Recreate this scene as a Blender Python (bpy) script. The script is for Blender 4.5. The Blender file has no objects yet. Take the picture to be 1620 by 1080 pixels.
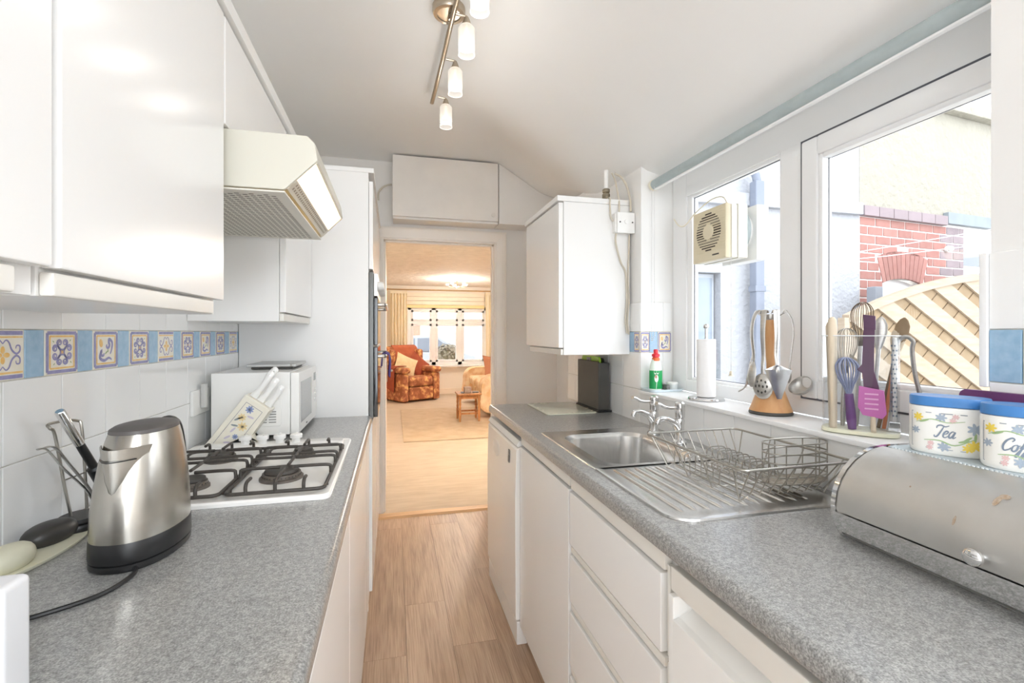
import bpy, bmesh, math, random
from mathutils import Vector, Matrix
random.seed(7)
PI = math.pi
S = bpy.context.scene
COL = S.collection

# ------------------------------------------------------------------ camera
YAW = math.atan(188/750)
cd = bpy.data.cameras.new('camera'); cam = bpy.data.objects.new('camera', cd); COL.objects.link(cam)
cam.location = (0, 0, 1.30); cam.rotation_euler = (PI/2, 0, -YAW)
cd.sensor_width = 36; cd.sensor_fit = 'HORIZONTAL'; cd.lens = 750/1620*36; cd.shift_y = -13/1620
cd.clip_start = 0.01; cd.clip_end = 200
S.camera = cam
# ------------------------------------------------------------------ world, lights, exposure
w = bpy.data.worlds.new('overcast_sky'); S.world = w; w.use_nodes = True
bgn = w.node_tree.nodes['Background']; bgn.inputs[0].default_value = (0.90, 0.95, 1.0, 1); bgn.inputs[1].default_value = 1.2
S.view_settings.view_transform = 'Standard'; S.view_settings.look = 'None'
S.view_settings.gamma = 1; S.view_settings.use_curve_mapping = False; S.view_settings.exposure = 1.94

S.cycles.max_bounces = 20; S.cycles.diffuse_bounces = 14; S.cycles.glossy_bounces = 6; S.cycles.transparent_max_bounces = 20
def area(name, loc, rot, sx, sy, power, col=(1, 1, 1)):
    l = bpy.data.lights.new(name, 'AREA'); l.shape = 'RECTANGLE'; l.size = sx; l.size_y = sy
    l.energy = power; l.color = col
    o = bpy.data.objects.new(name, l); COL.objects.link(o); o.location = loc; o.rotation_euler = rot
    return o
# fill light added at the made-up back door behind the camera
area('rear_fill_light', (0.2, -4.40, 1.15), (PI/2+0.30, 0, 0), 1.5, 1.9, 11, (0.87, 0.935, 1.0))

# second fill light, added at a made-up roof opening above and behind the camera
area('overhead_fill_light', (0.70, -1.60, 2.36), (0, math.atan(0.79), 0), 0.62, 1.80, 12, (0.87, 0.935, 1.0))
# ------------------------------------------------------------------ helpers
def lin(c):
    r = []
    for v in c[:3]:
        v /= 255.0
        r.append(v/12.92 if v <= 0.04045 else ((v+0.055)/1.055)**2.4)
    return (*r, 1)
MATS = {}
def mat(name, col, rough=0.5, metal=0.0, var=None, bump=None, col2=None, stretch=(1, 1, 1), emit=None, coat=0, spec=0.5, rnd=0.0):
    """principled material: noise colour variation between col and col2, noise bump"""
    if name in MATS: return MATS[name]
    m = bpy.data.materials.new(name); m.use_nodes = True
    nt = m.node_tree; p = nt.nodes['Principled BSDF']
    p.inputs['Base Color'].default_value = lin(col); p.inputs['Roughness'].default_value = rough
    p.inputs['Metallic'].default_value = metal; p.inputs['Specular IOR Level'].default_value = spec
    if coat: p.inputs['Coat Weight'].default_value = coat; p.inputs['Coat Roughness'].default_value = 0.04
    tc = nt.nodes.new('ShaderNodeTexCoord'); mp = nt.nodes.new('ShaderNodeMapping')
    mp.inputs['Scale'].default_value = stretch
    nt.links.new(tc.outputs['Object'], mp.inputs['Vector'])
    if rnd:
        oi = nt.nodes.new('ShaderNodeObjectInfo'); vm = nt.nodes.new('ShaderNodeVectorMath'); vm.operation = 'SCALE'
        vm.inputs[0].default_value = (13.1, 7.7, 3.3)
        nt.links.new(oi.outputs['Random'], vm.inputs['Scale']); nt.links.new(vm.outputs[0], mp.inputs['Location'])
    if var is None: var = (6, 0.02)
    nz = nt.nodes.new('ShaderNodeTexNoise'); nz.inputs['Scale'].default_value = var[0]; nz.inputs['Detail'].default_value = 4
    nt.links.new(mp.outputs[0], nz.inputs['Vector'])
    rp = nt.nodes.new('ShaderNodeValToRGB')
    a = lin(col)
    if col2 is None:
        k = 1-var[1]*3
        b = (a[0]*k, a[1]*k, a[2]*k, 1)
    else: b = lin(col2)
    rp.color_ramp.elements[0].color = b; rp.color_ramp.elements[0].position = 0.5-var[2] if len(var) > 2 else 0.3
    rp.color_ramp.elements[1].color = a; rp.color_ramp.elements[1].position = 0.5+var[2] if len(var) > 2 else 0.7
    nt.links.new(nz.outputs['Fac'], rp.inputs[0])
    out = rp.outputs[0]
    if rnd:
        hs = nt.nodes.new('ShaderNodeHueSaturation'); ma = nt.nodes.new('ShaderNodeMapRange')
        ma.inputs['To Min'].default_value = 1-rnd; ma.inputs['To Max'].default_value = 1+rnd
        nt.links.new(oi.outputs['Random'], ma.inputs[0]); nt.links.new(ma.outputs[0], hs.inputs['Value'])
        nt.links.new(out, hs.inputs['Color']); out = hs.outputs[0]
    nt.links.new(out, p.inputs['Base Color'])
    if bump:
        n2 = nt.nodes.new('ShaderNodeTexNoise'); n2.inputs['Scale'].default_value = bump[0]; n2.inputs['Detail'].default_value = 3
        nt.links.new(mp.outputs[0], n2.inputs['Vector'])
        bp = nt.nodes.new('ShaderNodeBump'); bp.inputs['Strength'].default_value = bump[1]; bp.inputs['Distance'].default_value = bump[2] if len(bump) > 2 else 0.002
        nt.links.new(n2.outputs['Fac'], bp.inputs['Height']); nt.links.new(bp.outputs[0], p.inputs['Normal'])
    if emit:
        p.inputs['Emission Color'].default_value = lin(emit[0]); p.inputs['Emission Strength'].default_value = emit[1]
    MATS[name] = m
    return m
def glass(name, tint=(255, 255, 255), refl=0.06, rough=0.0, frost=None, alpha=1.0):
    """thin clear sheet: transparent with a fresnel sheen (lets daylight through)"""
    if name in MATS: return MATS[name]
    m = bpy.data.materials.new(name); m.use_nodes = True; nt = m.node_tree
    nt.nodes.remove(nt.nodes['Principled BSDF']); o = nt.nodes['Material Output']
    t = nt.nodes.new('ShaderNodeBsdfTransparent'); t.inputs[0].default_value = lin(tint)
    g = nt.nodes.new('ShaderNodeBsdfGlossy'); g.inputs['Roughness'].default_value = rough
    lw = nt.nodes.new('ShaderNodeLayerWeight'); lw.inputs[0].default_value = 0.5
    pw = nt.nodes.new('ShaderNodeMath'); pw.operation = 'POWER'; pw.inputs[1].default_value = 4.0
    nt.links.new(lw.outputs['Facing'], pw.inputs[0])
    f = nt.nodes.new('ShaderNodeMath'); f.operation = 'MULTIPLY_ADD'; f.inputs[1].default_value = 0.45; f.inputs[2].default_value = 0.03
    nt.links.new(pw.outputs[0], f.inputs[0])
    mx = nt.nodes.new('ShaderNodeMixShader')
    nt.links.new(f.outputs[0], mx.inputs[0]); nt.links.new(t.outputs[0], mx.inputs[1]); nt.links.new(g.outputs[0], mx.inputs[2])
    last = mx
    if frost:
        d = nt.nodes.new('ShaderNodeBsdfDiffuse'); d.inputs[0].default_value = lin(frost[0])
        tl = nt.nodes.new('ShaderNodeBsdfTranslucent'); tl.inputs[0].default_value = lin(frost[0])
        m1 = nt.nodes.new('ShaderNodeMixShader'); m1.inputs[0].default_value = 0.5
        nt.links.new(d.outputs[0], m1.inputs[1]); nt.links.new(tl.outputs[0], m1.inputs[2])
        m2 = nt.nodes.new('ShaderNodeMixShader'); m2.inputs[0].default_value = frost[1]
        nt.links.new(mx.outputs[0], m2.inputs[1]); nt.links.new(m1.outputs[0], m2.inputs[2]); last = m2
    nt.links.new(last.outputs[0], o.inputs[0]); MATS[name] = m
    return m

def catmull(pts, n=6, closed=False):
    P = [Vector(p) for p in pts]; N = len(P); out = []
    rng = range(N) if closed else range(N-1)
    for i in rng:
        p0 = P[(i-1) % N] if closed or i > 0 else P[0]; p1 = P[i]; p2 = P[(i+1) % N]
        p3 = P[(i+2) % N] if closed or i+2 < N else P[-1]
        for k in range(n):
            t = k/n
            out.append(0.5*((2*p1)+(p2-p0)*t+(2*p0-5*p1+4*p2-p3)*t*t+(3*p1-p0-3*p2+p3)*t**3))
    if not closed: out.append(P[-1])
    return out
def rrect(x0, x1, y0, y1, r, z, n=5):
    out = []
    for cx, cy, a in ((x1-r, y1-r, 0), (x0+r, y1-r, PI/2), (x0+r, y0+r, PI), (x1-r, y0+r, 1.5*PI)):
        for k in range(n+1):
            t = a+PI/2*k/n
            out.append((cx+r*math.cos(t), cy+r*math.sin(t), z))
    return out
class B:
    def __init__(s): s.bm = bmesh.new(); s.bev = False
    def box(s, x0, x1, y0, y1, z0, z1, bev=0, seg=2):
        if x0 > x1: x0, x1 = x1, x0
        if y0 > y1: y0, y1 = y1, y0
        if z0 > z1: z0, z1 = z1, z0
        mtx = Matrix.Translation(((x0+x1)/2, (y0+y1)/2, (z0+z1)/2)) @ Matrix.Diagonal((x1-x0, y1-y0, z1-z0, 1))
        r = bmesh.ops.create_cube(s.bm, size=1, matrix=mtx)
        if bev:
            s.bev = True
            bev = min(bev, 0.45*min(x1-x0, y1-y0, z1-z0))
            es = list({e for v in r['verts'] for e in v.link_edges})
            bmesh.ops.bevel(s.bm, geom=es, offset=bev, segments=seg, affect='EDGES', profile=0.5, clamp_overlap=True)
        return s
    def face(s, pts):
        vs = [s.bm.verts.new(p) for p in pts]
        try: return s.bm.faces.new(vs)
        except Exception: return None
    def loops(s, L, closed=True, cap0=False, cap1=False):
        rows = [[s.bm.verts.new(p) for p in l] for l in L]
        n = len(rows[0])
        for a, b in zip(rows, rows[1:]):
            for i in range(n if closed else n-1):
                j = (i+1) % n
                try: s.bm.faces.new((a[i], a[j], b[j], b[i]))
                except Exception: pass
        if cap0: s.bm.faces.new(rows[0][::-1])
        if cap1: s.bm.faces.new(rows[-1])
        return s
    def tube(s, pts, r, n=8, closed=False, flat=None):
        P = [Vector(p) for p in pts]; N = len(P)
        rs = r if isinstance(r, (list, tuple)) else [r]*N
        T = []
        for i in range(N):
            if closed: t = P[(i+1) % N]-P[(i-1) % N]
            else: t = P[min(i+1, N-1)]-P[max(i-1, 0)]
            T.append(t.normalized() if t.length > 1e-9 else Vector((0, 0, 1)))
        up = Vector((0, 0, 1)) if abs(T[0].z) < 0.9 else Vector((1, 0, 0))
        if flat is not None: up = Vector(flat)
        nrm = (up-T[0]*up.dot(T[0])).normalized(); L = []
        for i in range(N):
            nrm = nrm-T[i]*nrm.dot(T[i])
            nrm = nrm.normalized() if nrm.length > 1e-6 else T[i].orthogonal().normalized()
            b = T[i].cross(nrm)
            ra, rb = rs[i] if isinstance(rs[i], (tuple, list)) else (rs[i], rs[i])
            L.append([P[i]+nrm*(ra*math.cos(2*PI*k/n))+b*(rb*math.sin(2*PI*k/n)) for k in range(n)])
        if closed: L.append(L[0])
        s.loops(L, True, not closed, not closed)
        return s
    def cyl(s, p0, p1, r0, r1=None, n=20):
        return s.tube([p0, p1], [r0, r0 if r1 is None else r1], n)
    def lathe(s, prof, c=(0, 0, 0), n=28, sx=1, sy=1, rot=0, cap=True):
        L = []
        for r, z in prof:
            l = []
            for k in range(n):
                a = 2*PI*k/n
                x = r*sx*math.cos(a); y = r*sy*math.sin(a)
                l.append((c[0]+x*math.cos(rot)-y*math.sin(rot), c[1]+x*math.sin(rot)+y*math.cos(rot), c[2]+z))
            L.append(l)
        return s.loops(L, True, cap and prof[0][0] > 1e-5, cap and prof[-1][0] > 1e-5)
    def prism(s, poly, axis, a0, a1, bev=0, seg=2):
        def m(u, v, a): return {'x': (a, u, v), 'y': (u, a, v), 'z': (u, v, a)}[axis]
        A = [s.bm.verts.new(m(u, v, a0)) for u, v in poly]; Bv = [s.bm.verts.new(m(u, v, a1)) for u, v in poly]
        n = len(poly); s.bm.faces.new(A[::-1]); s.bm.faces.new(Bv)
        for i in range(n): s.bm.faces.new((A[i], A[(i+1) % n], Bv[(i+1) % n], Bv[i]))
        if bev:
            s.bev = True
            es = list({e for v in A+Bv for e in v.link_edges})
            bmesh.ops.bevel(s.bm, geom=es, offset=bev, segments=seg, affect='EDGES', profile=0.5, clamp_overlap=True)
        return s
    def ball(s, c, r, n=12):
        rx, ry, rz = r if isinstance(r, (tuple, list)) else (r, r, r)
        bmesh.ops.create_uvsphere(s.bm, u_segments=n*2, v_segments=n, radius=1, matrix=Matrix.Translation(c) @ Matrix.Diagonal((rx, ry, rz, 1)))
        return s
    def xf(s, M):
        bmesh.ops.transform(s.bm, matrix=M, verts=s.bm.verts); return s
    def empty(s): return len(s.bm.verts) == 0
WM = {}
def ob(name, b, m, parent=None, local=False, sharp=38, flat=False, weld=True):
    bm = b.bm
    if weld: bmesh.ops.remove_doubles(bm, verts=bm.verts, dist=1e-6)
    bmesh.ops.recalc_face_normals(bm, faces=bm.faces)
    if parent is not None and not local:
        bmesh.ops.transform(bm, matrix=WM[parent.name].inverted(), verts=bm.verts)
    loc = Vector((0, 0, 0))
    if parent is None and not local:
        xs = [v.co for v in bm.verts]
        mn = Vector([min(c[i] for c in xs) for i in range(3)]); mx = Vector([max(c[i] for c in xs) for i in range(3)])
        loc = Vector(((mn.x+mx.x)/2, (mn.y+mx.y)/2, mn.z))
        bmesh.ops.translate(bm, verts=bm.verts, vec=-loc)
    if not flat:
        th = math.radians(sharp)
        for f in bm.faces: f.smooth = True
        for e in bm.edges:
            if len(e.link_faces) != 2 or e.calc_face_angle(0) > th: e.smooth = False
    me = bpy.data.meshes.new(name); bm.to_mesh(me); bm.free()
    o = bpy.data.objects.new(name, me); COL.objects.link(o)
    if isinstance(m, (list, tuple)):
        for k in m: me.materials.append(k)
    else: me.materials.append(m)
    if b.bev:
        wnm = o.modifiers.new('weighted_normals', 'WEIGHTED_NORMAL'); wnm.keep_sharp = True
    o.location = loc
    if parent is not None: o.parent = parent
    WM[o.name] = (WM[parent.name].copy() if parent is not None else Matrix.Translation(loc))
    return o
def tag(o, label, cat, group=None):
    o['label'] = label; o['category'] = cat
    if group: o['group'] = group
    return o
def thing(name, label, cat, loc=(0, 0, 0), rz=0, group=None):
    o = bpy.data.objects.new(name, None); COL.objects.link(o); o.empty_display_size = 0.05
    o.location = loc; o.rotation_euler = (0, 0, rz)
    WM[o.name] = Matrix.Translation(loc) @ Matrix.Rotation(rz, 4, 'Z')
    return tag(o, label, cat, group)
def struct(o, label=None, cat=None):
    o['kind'] = 'structure'
    if label: o['label'] = label
    if cat: o['category'] = cat
    return o
def shared(name, me, parent, loc, rz=0, scale=None):
    """another object on existing mesh data, placed in world coordinates under an unrotated parent"""
    o = bpy.data.objects.new(name, me); COL.objects.link(o)
    o.parent = parent; o.location = Vector(loc)-WM[parent.name].translation; o.rotation_euler = (0, 0, rz)
    if scale: o.scale = scale
    WM[o.name] = Matrix.Translation(loc) @ Matrix.Rotation(rz, 4, 'Z')
    return o

# ------------------------------------------------------------------ materials
Mwall = mat('wall_paint', (238, 238, 237), 0.6, var=(3, 0.01), bump=(60, 0.08))
Mwallg = mat('wall_paint_end', (231, 229, 226), 0.55, var=(3, 0.01), bump=(50, 0.05))
Mceil = mat('ceiling_paint', (241, 241, 240), 0.7, var=(2, 0.01), bump=(30, 0.05))
Mgloss = mat('cabinet_white_gloss', (238, 238, 237), 0.19, var=(2, 0.006))
Mcarc = mat('cabinet_carcass_white', (236, 236, 235), 0.3, var=(2, 0.008))
Mrail = mat('handle_rail_white', (230, 228, 222), 0.35, var=(3, 0.02))
Mtile = mat('white_glazed_tile', (243, 244, 244), 0.09, var=(5, 0.01), bump=(7, 0.06, 0.004), rnd=0.012)
Mgrout = mat('tile_grout', (214, 210, 200), 0.8, var=(40, 0.06))
Mblue = mat('blue_glazed_tile', (146, 182, 210), 0.12, var=(70, 0.1), col2=(166, 196, 220), bump=(30, 0.1), rnd=0.05)
Mdeco = mat('cream_glazed_tile', (243, 239, 228), 0.12, var=(20, 0.03), col2=(235, 229, 212))
Mdb = mat('tile_paint_blue', (138, 138, 182), 0.2, var=(90, 0.1), col2=(160, 158, 198))
Mdy = mat('tile_paint_yellow', (236, 184, 98), 0.2, var=(90, 0.1), col2=(242, 212, 150))
Mdg = mat('tile_paint_green', (150, 172, 120), 0.2)
Mupvc = mat('white_upvc', (243, 244, 245), 0.22, var=(2, 0.005))
Mgask = mat('black_gasket', (90, 92, 100), 0.6)
Mglass = glass('window_glass')
Mchrome = mat('chrome', (225, 225, 225), 0.08, 1.0, var=(3, 0.01))
Mwire = mat('satin_wire', (176, 172, 164), 0.3, 1.0, var=(20, 0.03))
Msteel = mat('brushed_steel', (206, 204, 200), 0.3, 1.0, var=(40, 0.05), stretch=(1, 1, 12), bump=(300, 0.03))
Msink = mat('sink_steel', (222, 221, 219), 0.24, 1.0, var=(25, 0.03), stretch=(6, 1, 1))
Mblack = mat('black_plastic', (30, 30, 31), 0.38, var=(15, 0.05))
Mdark = mat('dark_grey_plastic', (78, 76, 72), 0.5, var=(15, 0.05))
Mwhite = mat('white_plastic', (240, 240, 238), 0.3, var=(4, 0.008))
Moff = mat('ivory_plastic', (233, 227, 208), 0.4, var=(4, 0.015))
Mhood = mat('ivory_enamel', (210, 208, 196), 0.32, var=(4, 0.01))
Miron = mat('cast_iron', (76, 71, 66), 0.5, 0.2, var=(40, 0.1), bump=(200, 0.1))
Mbrass = mat('worn_nickel', (196, 178, 150), 0.25, 1.0, var=(12, 0.06))
Mwood = mat('light_beech', (222, 176, 126), 0.42, var=(9, 0.1), col2=(196, 142, 92), stretch=(3, 3, 0.6))
def worktop_mat():
    m = bpy.data.materials.new('grey_speckled_laminate'); m.use_nodes = True; nt = m.node_tree; p = nt.nodes['Principled BSDF']
    tc = nt.nodes.new('ShaderNodeTexCoord')
    a = nt.nodes.new('ShaderNodeTexNoise'); a.inputs['Scale'].default_value = 420; a.inputs['Detail'].default_value = 3
    b = nt.nodes.new('ShaderNodeTexNoise'); b.inputs['Scale'].default_value = 170; b.inputs['Detail'].default_value = 2
    for n in (a, b): nt.links.new(tc.outputs['Object'], n.inputs['Vector'])
    mx = nt.nodes.new('ShaderNodeMath'); mx.operation = 'MULTIPLY_ADD'; mx.inputs[1].default_value = 0.4
    nt.links.new(b.outputs['Fac'], mx.inputs[0])
    m2 = nt.nodes.new('ShaderNodeMath'); m2.operation = 'MULTIPLY'; m2.inputs[1].default_value = 0.6
    nt.links.new(a.outputs['Fac'], m2.inputs[0]); nt.links.new(m2.outputs[0], mx.inputs[2])
    r = nt.nodes.new('ShaderNodeValToRGB'); e = r.color_ramp.elements
    e[0].position = 0.32; e[0].color = lin((98, 98, 97)); e[1].position = 0.66; e[1].color = lin((184, 183, 181))
    k = r.color_ramp.elements.new(0.48); k.color = lin((140, 140, 138))
    nt.links.new(mx.outputs[0], r.inputs[0]); nt.links.new(r.outputs[0], p.inputs['Base Color'])
    p.inputs['Roughness'].default_value = 0.3; p.inputs['Coat Weight'].default_value = 0.6; p.inputs['Coat Roughness'].default_value = 0.2
    return m
Mtop = worktop_mat()
def wood_floor_mat():
    m = bpy.data.materials.new('oak_laminate'); m.use_nodes = True; nt = m.node_tree; p = nt.nodes['Principled BSDF']
    tc = nt.nodes.new('ShaderNodeTexCoord'); oi = nt.nodes.new('ShaderNodeObjectInfo')
    vm = nt.nodes.new('ShaderNodeVectorMath'); vm.operation = 'SCALE'; vm.inputs[0].default_value = (31, 17, 5)
    nt.links.new(oi.outputs['Random'], vm.inputs['Scale'])
    ad = nt.nodes.new('ShaderNodeVectorMath'); ad.operation = 'ADD'
    nt.links.new(tc.outputs['Object'], ad.inputs[0]); nt.links.new(vm.outputs[0], ad.inputs[1])
    mp = nt.nodes.new('ShaderNodeMapping'); mp.inputs['Scale'].default_value = (6.5, 0.75, 1)
    nt.links.new(ad.outputs[0], mp.inputs['Vector'])
    n0 = nt.nodes.new('ShaderNodeTexNoise'); n0.inputs['Scale'].default_value = 1.1; n0.inputs['Detail'].default_value = 2
    nt.links.new(mp.outputs[0], n0.inputs['Vector'])
    wv = nt.nodes.new('ShaderNodeMath'); wv.operation = 'MULTIPLY'; wv.inputs[1].default_value = 26
    nt.links.new(n0.outputs['Fac'], wv.inputs[0])
    sn = nt.nodes.new('ShaderNodeMath'); sn.operation = 'SINE'; nt.links.new(wv.outputs[0], sn.inputs[0])
    mp2 = nt.nodes.new('ShaderNodeMapping'); mp2.inputs['Scale'].default_value = (230, 6, 1)
    nt.links.new(ad.outputs[0], mp2.inputs['Vector'])
    n1 = nt.nodes.new('ShaderNodeTexNoise'); n1.inputs['Scale'].default_value = 1.0; n1.inputs['Detail'].default_value = 4
    nt.links.new(mp2.outputs[0], n1.inputs['Vector'])
    mr = nt.nodes.new('ShaderNodeMath'); mr.operation = 'MULTIPLY_ADD'; mr.inputs[1].default_value = 0.07
    nt.links.new(sn.outputs[0], mr.inputs[0]); nt.links.new(n1.outputs['Fac'], mr.inputs[2])
    r = nt.nodes.new('ShaderNodeValToRGB'); e = r.color_ramp.elements
    e[0].position = 0.15; e[0].color = lin((142, 116, 96)); e[1].position = 0.85; e[1].color = lin((206, 180, 156))
    k = e.new(0.5); k.color = lin((182, 154, 130))
    nt.links.new(mr.outputs[0], r.inputs[0])
    hs = nt.nodes.new('ShaderNodeHueSaturation'); ma = nt.nodes.new('ShaderNodeMapRange'); ma.inputs['To Min'].default_value = 0.94; ma.inputs['To Max'].default_value = 1.06
    nt.links.new(oi.outputs['Random'], ma.inputs[0]); nt.links.new(ma.outputs[0], hs.inputs['Value']); nt.links.new(r.outputs[0], hs.inputs['Color'])
    nt.links.new(hs.outputs[0], p.inputs['Base Color']); p.inputs['Roughness'].default_value = 0.36
    bp = nt.nodes.new('ShaderNodeBump'); bp.inputs['Strength'].default_value = 0.12; bp.inputs['Distance'].default_value = 0.002
    nt.links.new(n1.outputs['Fac'], bp.inputs['Height']); nt.links.new(bp.outputs[0], p.inputs['Normal'])
    return m
Mfloor = wood_floor_mat()
Mcarpet = mat('beige_carpet', (214, 198, 178), 0.95, var=(5, 0.12, 0.25), col2=(196, 178, 156), bump=(400, 0.5, 0.004), stretch=(1, 5, 1))
# ================================================================== STRUCTURE
XL, XR, YE, ZT = -0.66, 1.04, 3.53, 0.915
def ceil_z(x, y):
    t = min(1, max(0, (y-2.2)/1.1)); t = t*t*(3-2*t)
    xf = 0.40+0.33*t
    d = (0.79-0.18*t)*(min(x, 1.06)-xf)
    k = 0.15*(1-t)+0.03
    return 2.535-0.25*max(0, x-1.06)-(d if d > k else ((d+k)**2/(4*k) if d > -k else 0))
b = B(); xs = [-0.78+2.14*i/60 for i in range(61)]; ys = [-4.6+8.13*j/54 for j in range(55)]
L = [[(x, y, ceil_z(x, y)) for x in xs] for y in ys]
b.loops(L, closed=False)
kill = [f for f in b.bm.faces if 0.43 < f.calc_center_median().x < 0.97 and -2.60 < f.calc_center_median().y < -0.60]
bmesh.ops.delete(b.bm, geom=kill, context='FACES')
struct(ob('ceiling', b, Mceil), 'white ceiling sloping down towards the window', 'ceiling')

rlw = thing('added_roof_light', 'white roof light frame added out of view around the overhead fill light', 'window', (0.62, -1.6, 2.28)); rlw['kind'] = 'structure'  # unseen roof light, put in to bring fill light into the kitchen
sl = lambda x, o: 2.535-0.79*(x-0.40)+o
bb = B()
for xa, xb, ya, yb in ((0.395, 0.45, -2.70, -0.50), (0.95, 1.005, -2.70, -0.50), (0.395, 1.005, -2.70, -2.58), (0.395, 1.005, -0.62, -0.50)):
    bb.loops([[(x, y, sl(x, o)) for x, y in ((xa, ya), (xb, ya), (xb, yb), (xa, yb))] for o in (0.002, 0.06)], True, True, True)
ob('frame', bb, Mupvc, rlw)
# floor with its planks
b = B().box(-0.78, 1.36, -4.6, 3.49, -0.06, -0.008)
fl = struct(ob('floor', b, Mfloor), 'oak effect laminate kitchen floor', 'floor')
pm = {}
for i in range(-4, 7):
    x0 = 0.053+0.19*i
    x1 = min(x0+0.19, 1.30); x0c = max(x0, -0.655)
    if x1-x0c < 0.02: continue
    off = [0.35, 0.0, 0.62, 0.2, 0.85][i % 5]
    if i == -1: off = 2.57-1.29*2-0.0
    yy = -1.9+off-1.29*3
    while yy < 3.46:
        a, c = max(yy, -4.6), min(yy+1.29, 3.46)
        if c-a > 0.03:
            key = (round(x1-x0c, 3), round(c-a, 3))
            if key not in pm:
                o = ob('plank', B().box(-key[0]/2+0.0003, key[0]/2-0.0003, -key[1]/2+0.0003, key[1]/2-0.0003, -0.008, 0, 0.0006, 1), Mfloor, fl, local=True)
                pm[key] = o.data; o.location = Vector(((x0c+x1)/2, (a+c)/2, 0))-WM[fl.name].translation
            else: shared('plank', pm[key], fl, ((x0c+x1)/2, (a+c)/2, 0))
        yy += 1.29

# left wall
wl = struct(ob('wall_left', B().box(-0.78, -0.667, -4.6, 3.53, -0.05, 2.6), Mwall), 'white left kitchen wall with tiled splashback', 'wall')
ob('grout', B().box(-0.668, -0.6635, 0.55, 2.32, 0.90, 1.47), Mgrout, wl)
# right wall round the window recess
b = B()
b.box(1.047, 1.33, 0.52, 1.865, -0.05, 1.038)
b.box(1.047, 1.33, 1.865, 2.74, -0.05, 2.1)
b.box(1.047, 1.33, -4.6, 0.52, -0.05, 2.2); b.box(1.047, 1.192, 0.52, 0.62, 1.038, 2.2)
b.box(1.25, 1.33, 2.74, 3.53, -0.05, 2.4)
b.box(1.262, 1.33, 0.5, 1.9, 1.905, 2.1)
wr = struct(ob('wall_right', b, Mwall), 'white right kitchen wall around the window recess', 'wall')
b = B().box(1.0435, 1.048, 0.30, 1.866, 0.90, 1.04); b.box(1.0435, 1.048, 1.864, 2.735, 0.90, 1.435)
b.box(1.0435, 1.048, 0.25, 0.6195, 1.19, 1.44); b.box(1.045, 1.19, 1.8615, 1.866, 1.05, 1.435)
ob('grout', b, Mgrout, wr)
# back wall behind the camera, left open for the added glazed door
b = B(); b.box(-0.78, -0.62, -4.7, -4.6, -0.05, 2.6); b.box(1.02, 1.36, -4.7, -4.6, -0.05, 2.6); b.box(-0.62, 1.02, -4.7, -4.6, 2.12, 2.6)
struct(ob('wall_back', b, Mwall), 'white kitchen wall behind the photographer', 'wall')
# end wall with doorway
b = B(); b.box(-0.78, -0.10, YE, 3.65, -0.05, 2.6); b.box(0.785, 1.36, YE, 3.65, -0.05, 2.6); b.box(-0.10, 0.785, YE, 3.65, 2.01, 2.6)
we = struct(ob('wall_end', b, Mwallg), 'off-white end wall pierced by the doorway to the lounge', 'wall')

# tiles ------------------------------------------------------------
TM = {}
def tmesh(wd, ht, ax):
    k = (round(wd, 4), round(ht, 4), ax)
    if k not in TM:
        g = 0.0009
        bb = B(); a, c = wd/2-g, ht/2-g
        if ax == 'L': bb.box(0, 0.007, -a, a, -c, c, 0.0012, 2)
        elif ax == 'R': bb.box(-0.007, 0, -a, a, -c, c, 0.0012, 2)
        else: bb.box(-a, a, -0.007, 0, -c, c, 0.0012, 2)
        for f in bb.bm.faces: f.smooth = True
        me = bpy.data.meshes.new('tile'); bb.bm.normal_update()
        for e in bb.bm.edges:
            if e.calc_face_angle(0) > 0.3: e.smooth = False
        bb.bm.to_mesh(me); bb.bm.free(); TM[k] = me
    return TM[k]
def tile(parent, ax, u0, u1, z0, z1, base, m, name='tile'):
    """u is y for L/R walls, x for the reveal"""
    me = tmesh(abs(u1-u0), z1-z0, ax)
    if not me.materials: me.materials.append(Mtile)
    u = (u0+u1)/2; z = (z0+z1)/2
    o = shared(name, me, parent, (base, u, z) if ax in 'LR' else (u, base, z))
    if m is not Mtile:
        o.material_slots[0].link = 'OBJECT'; o.material_slots[0].material = m
    return o
def ribbon(bb, pts, wd, mi, f3):
    P = [Vector((p[0], p[1])) for p in pts]; n = len(P); prev = None
    for i in range(n):
        t = P[min(i+1, n-1)]-P[max(i-1, 0)]
        if t.length < 1e-9: continue
        t.normalize(); nn = Vector((-t.y, t.x))
        ww = wd*(wd_prof(i/(n-1)) if n > 4 else 1)/2
        a, c = P[i]+nn*ww, P[i]-nn*ww
        va, vc = bb.bm.verts.new(f3(a.x, a.y)), bb.bm.verts.new(f3(c.x, c.y))
        if prev:
            try: bb.bm.faces.new((prev[0], va, vc, prev[1])).material_index = mi
            except Exception: pass
        prev = (va, vc)
def wd_prof(t): return 0.55+0.6*math.sin(PI*t)
def disc(bb, cx, cy, rx, ry, a, mi, f3, n=10):
    ps = []
    for k in range(n):
        t = 2*PI*k/n; x, y = rx*math.cos(t), ry*math.sin(t)
        ps.append(f3(cx+x*math.cos(a)-y*math.sin(a), cy+x*math.sin(a)+y*math.cos(a)))
    f = bb.face(ps)
    if f: f.material_index = mi
def c2(pts, n=5): return [(v.x, v.y) for v in catmull([(p[0], p[1], 0) for p in pts], n)]
def spiral(cx, cy, r0, r1, a0, a1, n=14):
    return [(cx+(r0+(r1-r0)*k/n)*math.cos(a0+(a1-a0)*k/n), cy+(r0+(r1-r0)*k/n)*math.sin(a0+(a1-a0)*k/n)) for k in range(n+1)]
def rot2(pts, a): return [(x*math.cos(a)-y*math.sin(a), x*math.sin(a)+y*math.cos(a)) for x, y in pts]
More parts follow.
